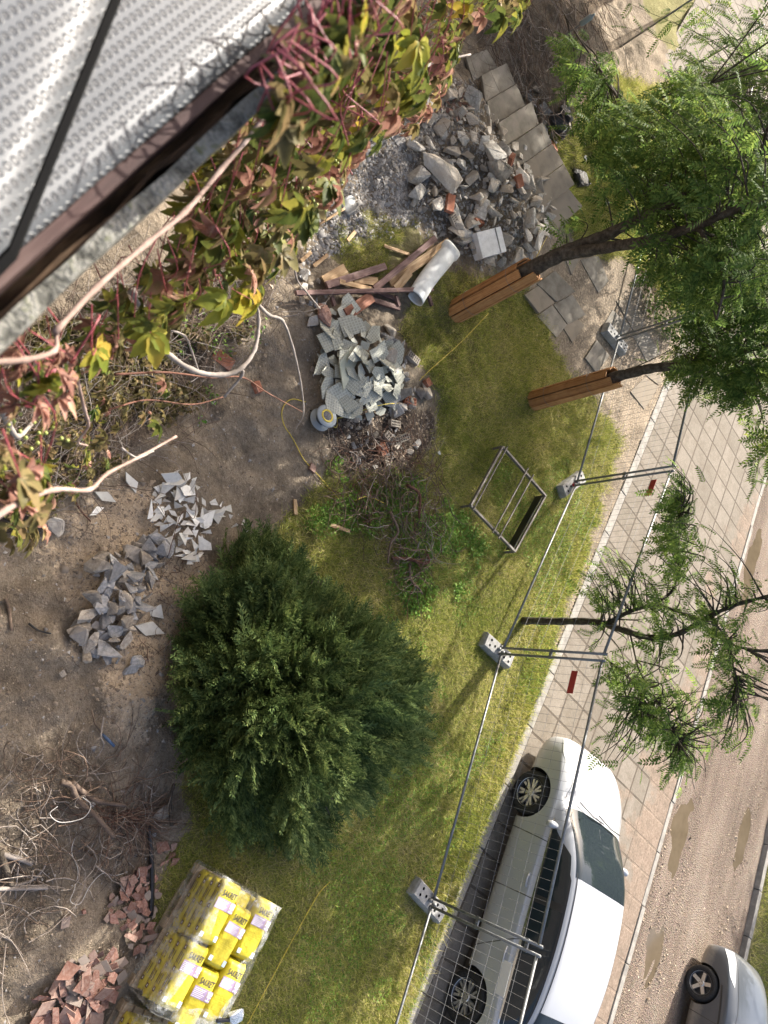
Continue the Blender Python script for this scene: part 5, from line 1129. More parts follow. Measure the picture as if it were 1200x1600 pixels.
vstem([(497, 10, 1.3), (520, 20, 1.4), (545, 60, 1.5), (575, 50, 1.6), (610, 60, 1.8)], .011, .006, twig_pale)
vstem([(655, 108, 2.4), (690, 95, 2.5), (735, 85, 2.6)], .010, .005, twig_pale)
vstem([(0, 630, 1.9), (12, 660, 1.95), (28, 682, 2.0), (50, 662, 2.1)], .018, .009, twig_pale)
vstem([(120, 590, 1.3), (132, 640, 1.4), (138, 665, 1.45), (122, 690, 1.5), (136, 696, 1.55)], .006, .003, vine_wood)
vstem([(205, 452, 2.5), (232, 500, 2.6), (255, 545, 2.7), (300, 578, 2.8), (345, 586, 2.9), (376, 576, 2.95), (398, 545, 3.0), (404, 500, 3.0), (398, 470, 2.95), (385, 440, 2.8), (370, 415, 2.6)], .020, .011, twig_pale, 'bare_stem')
vstem([(398, 470, 2.95), (420, 492, 3.1), (442, 502, 3.2), (458, 545, 3.4), (470, 600, 3.6), (474, 645, 3.8), (462, 670, 3.9)], .013, .005, twig_pale, 'bare_stem')
vstem([(376, 576, 2.95), (378, 586, 2.96), (350, 620, 3.0)], .012, .009, twig_pale, 'bare_stem')
vstem([(440, 390, 3.2), (448, 340, 3.2), (462, 430, 3.5), (478, 455, 3.7), (500, 482, 3.9)], .010, .005, twig_pale, 'bare_stem')
vstem([(180, 585, 2.6), (260, 582, 2.8), (330, 590, 3.0), (380, 590, 3.2), (420, 615, 3.5), (473, 644, 3.9)], .007, .004, twig_red, 'bare_stem')
vstem([(170, 640, 2.7), (230, 625, 2.9), (300, 632, 3.1), (350, 620, 3.2)], .006, .004, twig_red, 'bare_stem')
vstem([(255, 512, 2.8), (288, 525, 2.9), (300, 550, 3.0), (310, 580, 3.1)], .009, .006, twig_pale, 'bare_stem')
vstem([(190, 700, 2.6), (215, 715, 2.7), (240, 705, 2.8)], .006, .004, twig_pale, 'bare_stem')

# ================================================================== CABLE REEL AND CORDS
rt = thing('cable_reel', 'grey cable reel with a yellow ring standing on the bare earth', 'cable reel', atg(497, 656, .0))
ax_ = Vector((-.12, .05, .97)).normalized(); Mr = ax_.to_track_quat('Y', 'Z').to_matrix(); Mr4 = Matrix.Translation(Vector((0, 0, .12))) @ Mr.to_4x4()
reel_m = plain('grey_plastic', (.27, .30, .32), .45); 
def rl(prof, name, m, k=36): return MB().lathe(prof, k, Mr4).build(name, m, rt, True)
rl([(.02, -.075), (.15, -.075), (.158, -.07), (.15, -.062), (.05, -.06), (.05, .06), (.02, .06)], 'rear_flange', reel_m)
rl([(.02, .072), (.15, .072), (.158, .078), (.15, .088), (.088, .090)], 'front_flange', reel_m)
rl([(.090, .0895), (.090, .098), (.066, .098), (.064, .092)], 'yellow_ring', yellow_cord)
rl([(.067, .091), (.03, .104), (.001, .106)], 'socket_plate', simple('socket_plate', [(.3, (.05, .05, .055)), (.7, (.22, .21, .21))], 60, .5, .3, .004))
rl([(.053, -.05), (.085, -.04), (.09, 0), (.085, .045), (.053, .05)], 'wound_cable', plain('blue_grey_cable', (.06, .075, .09), .5))
MB().tube([(-.14, -.12, .0), (-.10, -.09, .04), (0, 0, .045), (.10, .08, .04), (.15, .12, .0)], .009, 8).build('stand', black, rt, True)
def cord(px, r, m, label, dz=.008, name='yellow_cable', n=8, cat='cable'):
    P = smoothpath([np.array(atg(p[0], p[1], p[2] if len(p) > 2 else dz)) for p in px], n)
    for p in P: p[2] = max(p[2], float(gh(p[0], p[1])) + r)
    o0 = P[0]; return tag(MB().tube([p - o0 for p in P], r, 6).build(name, m, None, True, loc=o0), label, cat)
cord([(478, 628), (455, 624), (441, 640), (444, 664), (460, 690), (475, 718), (495, 740), (512, 760), (528, 778), (545, 792)], .006, yellow_cord, 'yellow cable looping from the reel down to the brushwood')
cord([(516, 655, .05), (545, 650, .05), (570, 640, .1), (600, 632, .14), (625, 630, .06)], .006, yellow_cord, 'yellow cable running from the reel across the tile heap')
cord([(512, 660), (525, 668), (527, 655), (518, 645)], .006, yellow_cord, 'short loop of yellow cable at the reel')
cord([(655, 595, .05), (672, 578, .10), (720, 535, .16), (763, 490, .25)], .004, yellow_cord, 'straight yellow string from the stones to the leaning tree', .1, 'yellow_string', 4, 'string')
cord([(838, 402, .3), (862, 358, .12), (884, 340, .05)], .004, yellow_cord, 'straight yellow string beyond the leaning tree', .1, 'yellow_string', 4, 'string')
cord([(384, 1605), (400, 1575), (440, 1500), (470, 1445), (497, 1398), (515, 1378)], .005, yellow_cord, 'yellow string lying across the lawn beside the pallet', .03, 'yellow_string', 6, 'string')
cord([(555, 782), (575, 776), (600, 786)], .005, yellow_cord, 'yellow string end in the brushwood', .15, 'yellow_string', 4, 'string')
cord([(120, 1300), (112, 1330), (122, 1360), (116, 1390), (110, 1408), (125, 1412), (140, 1385), (160, 1365), (180, 1368), (200, 1362)], .004, plain('white_cord', (.5, .47, .43), .6), 'thin pale cord looping out of the root tangle', .02, 'pale_cord', 8, 'cord')
cord([(90, 1260), (78, 1272), (95, 1285), (130, 1278), (142, 1258), (128, 1245)], .004, plain('white_cord', (.5, .47, .43), .6), 'pale cord coiled on top of the root tangle', .2, 'pale_cord', 8, 'cord')

# ================================================================== PALLETS WITH CEMENT BAGS
def film_mat():
    m, N, L, b = newmat('stretch_film'); g = N.new('ShaderNodeNewGeometry'); v = N.new('ShaderNodeTexCoord').outputs['Object']
    f = noise_n(N, L, v, 5, 6, .7); f2 = noise_n(N, L, v, 24, 4, .7)
    b.inputs['Base Color'].default_value = (.72, .73, .70, 1); b.inputs['Roughness'].default_value = .16
    bump(N, L, b, math_n(N, L, 'ADD', f, math_n(N, L, 'MULTIPLY', f2, .4)), .8, .03)
    t = N.new('ShaderNodeBsdfTransparent'); mx = N.new('ShaderNodeMixShader')
    L.new(ramp(N, L, f, [(.46, (.06,) * 3), (.60, (.42,) * 3), (.72, (.08,) * 3)]), mx.inputs[0]); L.new(t.outputs[0], mx.inputs[1]); L.new(b.outputs[0], mx.inputs[2]); L.new(mx.outputs[0], N['Material Output'].inputs[0]); return m
film_m = film_mat()
bag_m = simple('yellow_paper_bag', [(.3, (.40, .325, .02)), (.5, (.48, .40, .028)), (.7, (.54, .455, .045))], 7, .42, .5, .02, spec=.4, fine=40)
ink = plain('dark_ink', (.045, .035, .05), .6); lilac = plain('lilac_print', (.30, .22, .33), .6); whit = plain('white_print', (.72, .72, .68), .6); brown_p = plain('brown_print', (.10, .055, .03), .6); blue_p = plain('pale_blue_print', (.42, .50, .62), .6)
def text_mesh(s, size, sx=1.0):
    c = bpy.data.curves.new('lettering', 'FONT'); c.body = s; c.size = size; c.align_x = 'CENTER'; c.align_y = 'CENTER'; c.offset = size * .012
    o = bpy.data.objects.new('lettering', c); col.objects.link(o); me = bpy.data.meshes.new_from_object(o.evaluated_get(bpy.context.evaluated_depsgraph_get()))
    bpy.data.objects.remove(o); bpy.data.curves.remove(c); me.transform(Matrix.Scale(sx, 4, (1, 0, 0))); return me
T_SAK = text_mesh('SAKRET', .082, .62); T_BH = text_mesh('BH', .075, .9)
BL, BW, BH = .60, .250, .15                       # bag: long axis local y, print readable across local x
def bag_mesh(seed):
    r = random.Random(seed); nx, ny = 12, 20; V_, F_ = [], []
    def lay(sign):
        b = len(V_)
        for i in range(ny + 1):
            for j in range(nx + 1):
                u, v_ = j / nx * 2 - 1, i / ny * 2 - 1; e = (1 - abs(u) ** 9) ** .5 * (1 - abs(v_) ** 14) ** .5
                z = sign * BH / 2 * e + sign * .008 * (float(vnoise(np.array(u * 3 + seed), np.array(v_ * 5), 2)) - .5) * e
                V_.append((u * BW / 2 * (1 - .02 * v_ * v_), v_ * BL / 2 * (1 - .012 * u * u), z))
        for i in range(ny):
            for j in range(nx):
                k = b + i * (nx + 1) + j; q = (k, k + 1, k + nx + 2, k + nx + 1); F_.append(q if sign > 0 else q[::-1])
    lay(1); lay(-1); m = MB().add(V_, F_).mesh('bag_body', bag_m, True, 0, False)
    bm = bmesh.new(); bm.from_mesh(m); bmesh.ops.remove_doubles(bm, verts=bm.verts, dist=.002); bm.to_mesh(m); bm.free(); return m
BAGS = [bag_mesh(i) for i in range(4)]
def bag_print():
    """flat prints on the top face"""
    z = BH / 2 + .003; P = MB()
    def q(x0, x1, y0, y1, m, dz=0): P.add([(x0, y0, z + dz), (x1, y0, z + dz), (x1, y1, z + dz), (x0, y1, z + dz)], [(0, 1, 2, 3)], m)
    q(-.115, .055, .035, .135, 0); q(.06, .12, .035, .135, 0)
    for i in range(6): q(-.108, .03 + .012 * (i % 3) - .02, .044 + i * .0145, .049 + i * .0145, 1, .001)
    for i in range(5): q(-.09 + .02 * (i % 2), .03 + .02 * (i % 3), -.03 - i * .018, -.026 - i * .018, 2, 0)
    q(-.075, .0, -.165, -.120, 2, 0); q(.065, .105, -.245, -.19, 3, 0); q(-.118, -.075, -.245, -.20, 3, 0); q(-.115, -.02, .022, .028, 2, 0)
    return P.mesh('print', [lilac, whit, simple('faint_print', [(.3, (.36, .29, .02)), (.7, (.5, .42, .04))], 60, .6, 0), blue_p], False, 0, False)
BP = bag_print()
SP = MB()
for y in (-.20, .02, .22):
    SP.box((-BW / 2 - .0005, y, 0), (.003, .042, .040), None, 0); SP.box((-BW / 2 - .0025, y, .004), (.002, .02, .012), None, 1)
for y in (-.1, .12):
    for z in (-.03, .0, .03): SP.box((-BW / 2 + .001 + abs(z) * .05, y, z), (.003, .10, .006), None, 2)
SPM = SP.mesh('side_print', [brown_p, whit, ink], False, 0, False)
def bag(parent_M, x, y, z, rz, label, group, top=False, side=False):
    t = thing('cement_bag', label, 'cement bag', (0, 0, 0), 0, group); t.matrix_world = parent_M @ Matrix.Translation((x, y, z)) @ Matrix.Rotation(rz, 4, 'Z')
    link('sack', random.choice(BAGS), t)
    if top:
        link('print', BP, t); a = link('lettering', T_SAK, t, (0, .185, BH / 2 + .0035)); a.data.materials.clear(); a.data.materials.append(ink)
        b_ = link('lettering', T_BH, t, (.09, .085, BH / 2 + .0048), (0, 0, -math.pi / 2)); b_.data.materials.clear(); b_.data.materials.append(whit)
    if side: link('side_print', SPM, t)
    return t
def pallet(c0, c1, wid, label):
    """c0 -> c1: the long edge nearest the house, c0 the near end. Local y runs from c0 to c1, local x away from the house side"""
    a, b_ = Vector(c0), Vector(c1); Y = (b_ - a); L_ = Y.length; Y.normalize(); X = Y.cross(Vector((0, 0, 1))).normalized()
    if X.x < 0: X = -X
    M = Matrix.Translation(a) @ Matrix((X, Y, X.cross(Y))).transposed().to_4x4()
    t = thing('pallet', label, 'pallet'); t.matrix_world = M
    for i in range(7): MB().box((wid * (i + .5) / 7, L_ / 2, .133), (wid / 7 * .78, L_, .022)).build('deck_board', pallet_wood, t, bevel=.002)
    for y in (.05, L_ / 2, L_ - .05):
        MB().box((wid / 2, y, .111), (wid, .10, .022)).build('cross_board', pallet_wood, t)
        for x in (.06, wid / 2, wid - .06): MB().box((x, y, .061), (.12, .10, .078)).build('block', pallet_wood, t)
    for x in (.06, wid / 2, wid - .06): MB().box((x, L_ / 2, .011), (.12, L_, .022)).build('bottom_board', pallet_wood, t)
    return M, L_
def stretch(M, x0, x1, y0, y1, z0, z1, label, seed):
    """crumpled film: a jacket round the stack with its upper rim folded over the top edges"""
    n = 120; V_ = []; rows = [(z0, .02), (z0 + (z1 - z0) * .35, .012), (z0 + (z1 - z0) * .7, .012), (z1 - .01, .015), (z1 + .015, -.02), (z1 + .022, -.08), (z1 + .02, -.15)]
    per = [(x0, y0), (x1, y0), (x1, y1), (x0, y1)]; Ls = [x1 - x0, y1 - y0, x1 - x0, y1 - y0]; tot = sum(Ls); cx, cy = (x0 + x1) / 2, (y0 + y1) / 2
    for ri, (z, off) in enumerate(rows):
        for i in range(n):
            d = tot * i / n; k = 0
            while d > Ls[k]: d -= Ls[k]; k += 1
            p, q = per[k], per[(k + 1) % 4]; f = d / Ls[k]; x, y = p[0] + (q[0] - p[0]) * f, p[1] + (q[1] - p[1]) * f
            r = math.hypot(x - cx, y - cy); w_ = .022 * (float(vnoise(np.array(i * .33), np.array(ri * 1.3 + seed), 4)) - .5); o2 = off * (.5 + float(vnoise(np.array(i * .12), np.array(seed + 3.0), 4))) if off < 0 else off
            V_.append((x + (x - cx) / r * (o2 + w_), y + (y - cy) / r * (o2 + w_), z + w_ * .8))
    F_ = [(i * n + j, i * n + (j + 1) % n, (i + 1) * n + (j + 1) % n, (i + 1) * n + j) for i in range(len(rows) - 1) for j in range(n)]
    o = link('stretch_film', npmesh('stretch_film', V_, F_, film_m, True)); o.matrix_world = M; tag(o, label, 'plastic film'); return o
M1, L1 = pallet(at(195, 1532), at(302, 1345), .82, 'wooden pallet under the full stack of yellow bags')
COLX = [.03 + BW / 2, .036 + BW * 1.5, .042 + BW * 2.5]; lay_n = 4
for ly in range(lay_n):
    for cx_ in range(3):
        nb = 2
        for k in range(nb):
            top = ly == lay_n - 1; st_ = (.03, -.02, .05)[cx_] if top else random.uniform(-.012, .012)
            where = ('at the house side', 'in the middle', 'at the street side')[cx_] + (' near end' if k == 0 else ' far end')
            lab = f'yellow {"top" if top else ("bottom", "second layer", "third layer")[ly]} bag of the full pallet {where}' + (' with SAKRET BH print' if top else '')
            y_ = L1 / 2 + (k - .5) * (BL + .012) + st_ - (.10 if (top and cx_ == 1) else 0)
            bag(M1, COLX[cx_] + random.uniform(-.006, .006), y_, .146 + BH * (.5 + ly * .95) + random.uniform(-.003, .003), random.uniform(-.03, .03), lab.replace('SAKRET BH ', 'dark '), 'cement bags on the full pallet', top, cx_ == 0)
zt_ = .146 + BH * (.95 * (lay_n - 1) + 1)
stretch(M1, .012, .042 + BW * 3 + .03, -.01, L1 + .02, .05, zt_, 'clear stretch film wrapped round the full pallet of yellow bags', 2)
# crumpled foil and dark strap lying on the bags
kt = thing('strap_tool', 'dark handled tool with crumpled silvery foil lying on the yellow bags', 'tool', tuple((M1 @ Vector((.78, .16, zt_ + .02)))), 1.1)
MB().box((0, 0, .0), (.16, .035, .03)).build('handle', black, kt, bevel=.01)
fo_ = rock_mesh('foil', plain('crumpled_foil', (.55, .57, .58), .25, .7), 77, (1, .8, .4), 16, .1); link('foil', fo_, kt, (.15, .02, .01), (0, 0, .4), (.2, .2, .16))
M2, L2 = pallet(at(188, 1556) + np.array([.85, -.86, 0]), at(188, 1556), .86, 'second wooden pallet, mostly cut off at the lower edge')
for cx_ in range(2):
    for ly in range(3):
        bag(M2, COLX[cx_], L2 - BL / 2 - .04, .146 + BH * (.5 + ly * .93), random.uniform(-.05, .05), f'yellow {("lowest", "middle", "uppermost")[ly]} bag on the second pallet, {"house" if cx_ == 0 else "street"} side', 'cement bags on the second pallet', ly == 2, cx_ == 0)
stretch(M2, .03, .06 + BW * 2.4, .3, L2 + .02, .05, 1 * .146 + BH * 2.9, 'torn clear film hanging round the second pallet', 9)

# ================================================================== SMALL THINGS BEYOND THE PATH
pp = thing('bottle_post', 'thin post carrying an upturned plastic bottle on the earth mound', 'post', atg(872, 62)); MB().tube([(0, 0, 0), (.0, .02, .75)], .014, 8).build('post', twig_pale, pp, True)
MB().lathe([(.001, .0), (.045, .0), (.05, .02), (.05, .19), (.03, .23), (.018, .25), (.018, .28), (.001, .28)], 16, Matrix.Translation((0, .02, .66)) @ Matrix.Rotation(math.pi / 2, 4, 'X')).build('bottle', plain('grey_green_plastic', (.25, .30, .30), .25), pp, True)
def crumple(px, size, label, seed, dz=.06):
    o = link('plastic_bag', rock_mesh('plastic_bag', black_f, seed, (1, .8, .5), 22, .12), None, atg(*px, dz), (.2, .1, seed), (size,) * 3); return tag(o, label, 'plastic bag')
black_f = simple('black_film', [(.3, (.008, .008, .009)), (.7, (.02, .02, .022))], 12, .32, .9, .04, spec=.6)
crumple((882, 192), .55, 'black plastic bag behind the stones beyond the slab path', 7); crumple((908, 276), .5, 'crumpled black plastic bag on the grass beyond the path', 8); crumple((864, 252), .26, 'small black plastic bag beside the orange brick in the grass', 9); crumple((893, 172), .35, 'torn black film on top of the stones beyond the path', 10, .15)
for px, l_ in (((914, 248), 'pale stone in the grass beyond the path'), ((944, 252), 'small grey stone in the shaded grass'), ((948, 318), 'white stone under the leaves of the leaning tree')): rock_at(px, .14, (.1, .2, .4), l_, ceramic, 'stone', 'stone', len(l_) + 3, (1, .8, .6), .03)

# ================================================================== CARS
def paint_mat(name, c, metal, seams):
    """lacquer with fine door gaps at given places along the car"""
    m, N, L, b = newmat(name); v = N.new('ShaderNodeTexCoord').outputs['Object']; s = N.new('ShaderNodeSeparateXYZ'); L.new(v, s.inputs[0])
    k = None
    for x0, sl_ in seams:
        d = math_n(N, L, 'ABSOLUTE', math_n(N, L, 'SUBTRACT', math_n(N, L, 'ADD', s.outputs[0], math_n(N, L, 'MULTIPLY', s.outputs[2], sl_)), x0))
        q = math_n(N, L, 'LESS_THAN', d, .007); k = q if k is None else math_n(N, L, 'MAXIMUM', k, q)
    side = math_n(N, L, 'MULTIPLY', math_n(N, L, 'GREATER_THAN', math_n(N, L, 'ABSOLUTE', s.outputs[1]), .70), math_n(N, L, 'LESS_THAN', s.outputs[2], .98))
    k = math_n(N, L, 'MULTIPLY', k, side)
    dirt = ramp(N, L, math_n(N, L, 'ADD', math_n(N, L, 'MULTIPLY_ADD', s.outputs[2], -1.6, 1.05), math_n(N, L, 'MULTIPLY', noise_n(N, L, v, 9), .5)), [(.55, (0, 0, 0)), (.95, (.55, .55, .55))])
    col_ = mixc(N, L, k, mixc(N, L, dirt, c, (.36, .32, .26)), (.03, .03, .03)); L.new(col_, b.inputs['Base Color'])
    b.inputs['Metallic'].default_value = metal; b.inputs['Roughness'].default_value = .42; b.inputs['Coat Weight'].default_value = .8 - metal; b.inputs['Coat Roughness'].default_value = .06
    return m
glass = plain('car_glass', (.016, .022, .026), .05, 0, .45, 0); glass.node_tree.nodes['Principled BSDF'].inputs['Roughness'].default_value = .04
for l_ in list(glass.node_tree.links):
    if l_.to_socket.name == 'Roughness': glass.node_tree.links.remove(l_)
trim_b = plain('black_trim', (.018, .018, .018), .4); alloy = plain('alloy_rim', (.50, .50, .49), .32, .8); alloy_d = plain('dark_alloy', (.06, .06, .062), .5, .3); chrome = plain('chrome', (.65, .66, .67), .15, 1.0)
lamp_m = plain('lamp_lens', (.62, .65, .66), .08, .1, .8); interior = plain('seat_fabric', (.05, .05, .052), .8)
def cat_rows(A, n):
    """Catmull-Rom along the first axis of an array of control rows, n samples per span"""
    A = np.concatenate([2 * A[:1] - A[1:2], A, 2 * A[-1:] - A[-2:-1]]); out = []
    for i in range(1, len(A) - 2):
        for k in range(n):
            t = k / n; a, b, c, d = A[i - 1:i + 3]; out.append(.5 * (2 * b + (c - a) * t + (2 * a - 5 * b + 4 * c - d) * t * t + (3 * b - a - 3 * c + d) * t ** 3))
    out.append(A[-2]); return np.array(out)
def build_car(t, S, paint, ax_f, ax_r, wr, spokes, width, glass_side, NU=8, NV=5):
    """S: stations (x, half width, z low, z belt, z top, roof half width or None, kind)"""
    rows = []
    for x, w_, zl, zb, zt, yr in S:
        if yr is None:
            p = [(w_ * .90, zl), (w_ * .985, zl + .10), (w_, zl + (zb - zl) * .45), (w_ * .992, zb - .10), (w_ * .955, zb), (w_ * .80, zb + (zt - zb) * .62), (w_ * .45, zt - (zt - zb) * .06 - .006), (0, zt)]
        else:
            p = [(w_ * .90, zl), (w_ * .985, zl + .10), (w_, zl + (zb - zl) * .45), (w_ * .995, zb - .10), (w_ * .945, zb), (yr, zt - .085), (yr * .66, zt - .014), (0, zt)]
        rows.append([(x, y, z) for y, z in p])
    A = np.array(rows, float); G_ = cat_rows(A, NU); G_ = np.stack([cat_rows(G_[i], NV) for i in range(len(G_))])   # (u, v, 3)
    nu, nv = G_.shape[:2]
    G_[:, -1, 1] = 0
    full = np.concatenate([G_, G_[:, -2::-1] * [1, -1, 1]], 1); n2 = full.shape[1]
    V_ = [tuple(p) for p in full.reshape(-1, 3)]; F_ = [(i * n2 + j, (i + 1) * n2 + j, (i + 1) * n2 + (j + 1), i * n2 + j + 1) for i in range(nu - 1) for j in range(n2 - 1)]
    F_ += [((i + 1) * n2, i * n2, i * n2 + n2 - 1, (i + 1) * n2 + n2 - 1) for i in range(nu - 1)]
    F_ += [tuple(range(n2 - 1, -1, -1))[::-1], tuple((nu - 1) * n2 + j for j in range(n2))[::-1]]
    bm_ = MB().add(V_, F_).mesh('body', [paint, trim_b], True, 0, True)
    bo = link('body', bm_, None)
    for ax in (ax_f, ax_r):
        for sg in (-1, 1):
            c = MB(); k = 40; r = wr + .045; y0, y1 = sg * (width - .27), sg * (width + .3)
            c.add([(ax + r * math.cos(2 * math.pi * j / k), y, wr + r * math.sin(2 * math.pi * j / k)) for y in (y0, y1) for j in range(k)],
                  [(j, (j + 1) % k, k + (j + 1) % k, k + j) for j in range(k)] + [tuple(range(k - 1, -1, -1)), tuple(k + j for j in range(k))], 1)
            co = link('cutter', c.mesh('cutter', [paint, trim_b])); md = bo.modifiers.new('cut', 'BOOLEAN'); md.operation = 'DIFFERENCE'; md.object = co; md.solver = 'EXACT'
    bpy.context.view_layer.update()
    me = bpy.data.meshes.new_from_object(bo.evaluated_get(bpy.context.evaluated_depsgraph_get()))
    for md in list(bo.modifiers): c = md.object; bo.modifiers.remove(md); bpy.data.objects.remove(c)
    bo.data = me; bo.parent = t; bm = bmesh.new(); bm.from_mesh(me)
    bm.normal_update()
    for e in bm.edges: e.smooth = len(e.link_faces) == 2 and e.calc_face_angle(0) < .55
    bm.to_mesh(me); bm.free()
    def patch(name, u0, u1, v0, v1, m, off=.004, both=True, steps=(26, 12), shape=None, parent=None):
        """a piece lying on the body surface between stations u0..u1 and section points v0..v1"""
        obs = []
        for sg in ((1, -1) if both else (1,)):
            W, Fp = [], []; a, b = steps
            for i in range(a + 1):
                for j in range(b + 1):
                    fu, fv = i / a, j / b
                    if shape: fu, fv = shape(fu, fv)
                    u, v = (u0 + (u1 - u0) * fu) * NU, (v0 + (v1 - v0) * fv) * NV; iu, iv = min(int(u), nu - 2), min(int(v), nv - 2); du, dv = u - iu, v - iv
                    p = G_[iu, iv] * (1 - du) * (1 - dv) + G_[iu + 1, iv] * du * (1 - dv) + G_[iu, iv + 1] * (1 - du) * dv + G_[iu + 1, iv + 1] * du * dv
                    nn = np.cross(G_[iu + 1, iv] - G_[iu, iv], G_[iu, iv + 1] - G_[iu, iv]); nn /= np.linalg.norm(nn) + 1e-9
                    if nn[1] * .6 + nn[2] < 0: nn = -nn
                    p = p + nn * off; W.append((p[0], sg * p[1], p[2]))
            Fp = [(i * (b + 1) + j, i * (b + 1) + j + 1, (i + 1) * (b + 1) + j + 1, (i + 1) * (b + 1) + j) for i in range(a) for j in range(b)]
            obs.append(MB().add(W, Fp).build(name, m, parent or t, True))
        return obs
    def span(name, u0, u1, v0, m, off=.004, shape=None):
        """windscreen or rear window: right across the car from v0 on one side to v0 on the other"""
        a, b = 16, 28; W = []; vmax = 7
        for i in range(a + 1):
            for j in range(b + 1):
                q = j / b * 2 - 1; fu = i / a
                if shape: fu = shape(fu, q)
                u = (u0 + (u1 - u0) * fu) * NU; v = (vmax - (vmax - v0) * abs(q)) * NV; iu, iv = min(int(u), nu - 2), min(int(v), nv - 2); du, dv = u - iu, v - iv
                p = G_[iu, iv] * (1 - du) * (1 - dv) + G_[iu + 1, iv] * du * (1 - dv) + G_[iu, iv + 1] * (1 - du) * dv + G_[iu + 1, iv + 1] * du * dv
                nn = np.cross(G_[iu + 1, iv] - G_[iu, iv], G_[iu, iv + 1] - G_[iu, iv]); nn /= np.linalg.norm(nn) + 1e-9
                if nn[2] < 0: nn = -nn
                p = p + nn * off; W.append((p[0], p[1] * (1 if q < 0 else -1), p[2]))
        return MB().add(W, [(i * (b + 1) + j, i * (b + 1) + j + 1, (i + 1) * (b + 1) + j + 1, (i + 1) * (b + 1) + j) for i in range(a) for j in range(b)]).build(name, m, t, True)
    # wheels
    for ax in (ax_f, ax_r):
        for sg in (1, -1):
            wt = link('wheel', None, t, (ax, sg * (width - .115), wr)); Mx = Matrix.Rotation(0 if sg > 0 else math.pi, 4, 'Z')
            MB().lathe([(wr * .66, -.10), (wr * .90, -.105), (wr * .985, -.075), (wr, -.03), (wr, .03), (wr * .985, .075), (wr * .90, .105), (wr * .68, .10), (wr * .655, .085), (wr * .655, -.1)], 48, Mx).build('tyre', rubber, wt, True)
            rm = MB().lathe([(wr * .655, -.08), (wr * .655, .088), (wr * .63, .095), (wr * .60, .085), (wr * .595, .0), (.02, -.01)], 48, Mx, 1)
            n_s, tw = spokes
            for i in range(n_s):
                a = 2 * math.pi * i / n_s + .2
                for da in ((-.11, .11) if tw else (0,)):
                    c, s = math.cos(a), math.sin(a); w0, w1 = (.018, .026) if tw else (.034, .052); c2, s2 = math.cos(a + da * 1.5), math.sin(a + da * 1.5); Q = []
                    for rr, cc, ss, ww, yy in ((wr * .12, c, s, w0, .055), (wr * .61, c2, s2, w1 * .62, .082)):
                        for yd in (0, -.035):
                            for sd_ in (-1, 1): Q.append(Mx @ Vector((rr * cc - sd_ * ww * ss, yy + yd, rr * ss + sd_ * ww * cc)))
                    rm.add(Q, [(0, 1, 5, 4), (2, 6, 7, 3), (0, 4, 6, 2), (1, 3, 7, 5)], 0)
            rm.lathe([(wr * .17, .03), (wr * .17, .062), (wr * .14, .07), (.001, .07)], 24, Mx, 0); rm.lathe([(wr * .62, .08), (wr * .655, .098), (wr * .66, .09)], 48, Mx, 0)
            for i in range(5): q = 2 * math.pi * i / 5; rm.lathe([(.008, .072), (.001, .074)], 8, Mx @ Matrix.Translation((wr * .1 * math.cos(q), 0, wr * .1 * math.sin(q))), 1)
            rm.build('rim', [alloy, alloy_d], wt, False)
    return patch, span
wf, wrr = at(800, 1230, -.085), at(698, 1541, -.085)
hd = wf - wrr; hdir = hd / np.linalg.norm(hd); WB = float(np.linalg.norm(hd)); lat = np.array([-hdir[1], hdir[0], 0]); HW = .90
orig = (wf + wrr) / 2 - lat * (HW - .02)
car = thing('white_sedan', 'white sedan with dark windows parked on the slabs behind the temporary fence', 'car', (orig[0], orig[1], -.085), math.atan2(hdir[1], hdir[0]))
axf, axr = WB / 2, -WB / 2; wp = paint_mat('white_lacquer', (.33, .34, .355), 0, [(.92, .12), (.08, .05), (axr + .52, -.45)])
SED = [(axf + 1.03, .52, .30, .50, .58, None), (axf + .97, .70, .22, .58, .68, None), (axf + .79, .81, .19, .68, .80, None), (axf + .52, .875, .18, .78, .90, None), (axf + .27, .895, .18, .84, .97, None), (axf + .02, .90, .18, .875, 1.02, .77),
       (axf - .45, .90, .18, .895, 1.27, .705), (axf - .91, .90, .18, .905, 1.42, .67), (-.15, .90, .18, .915, 1.475, .66), (-.75, .90, .18, .93, 1.455, .65), (axr + .12, .895, .18, .945, 1.36, .635), (axr - .28, .885, .19, .955, 1.16, .65), (axr - .56, .865, .20, .955, 1.07, None), (axr - .88, .82, .24, .94, 1.05, None), (axr - 1.02, .70, .30, .88, .98, None), (axr - 1.06, .60, .34, .80, .90, None)]
patch, span = build_car(car, SED, wp, axf, axr, .345, (7, True), HW, None)
span('windscreen', 5.02, 7.02, 5.12, glass, .004, lambda f, q: f * (1 - .0 * q) + (1 - f) * .10 * (q * q))
span('rear_window', 9.75, 11.6, 5.2, glass, .004)
patch('side_window', 5.75, 7.62, 4.12, 4.88, glass, .004, True, (30, 10), lambda fu, fv: (fu * (1 - .42 * fv) + .42 * fv, fv))
patch('side_window', 7.76, 10.55, 4.12, 4.88, glass, .004, True, (30, 10), lambda fu, fv: (fu * (1 - .12 * fv), fv))
patch('pillar_trim', 7.58, 7.80, 4.1, 4.9, trim_b, .0035, True, (2, 10)); patch('window_surround', 5.6, 10.7, 4.06, 4.95, trim_b, .0028, True, (40, 10), lambda fu, fv: (fu * (1 - .30 * fv) + .30 * fv, fv))
patch('window_trim', 5.65, 10.7, 4.0, 4.075, chrome, .006, True, (40, 1)); patch('roof_gutter', 6.9, 10.4, 5.18, 5.24, trim_b, .003, True, (40, 1))
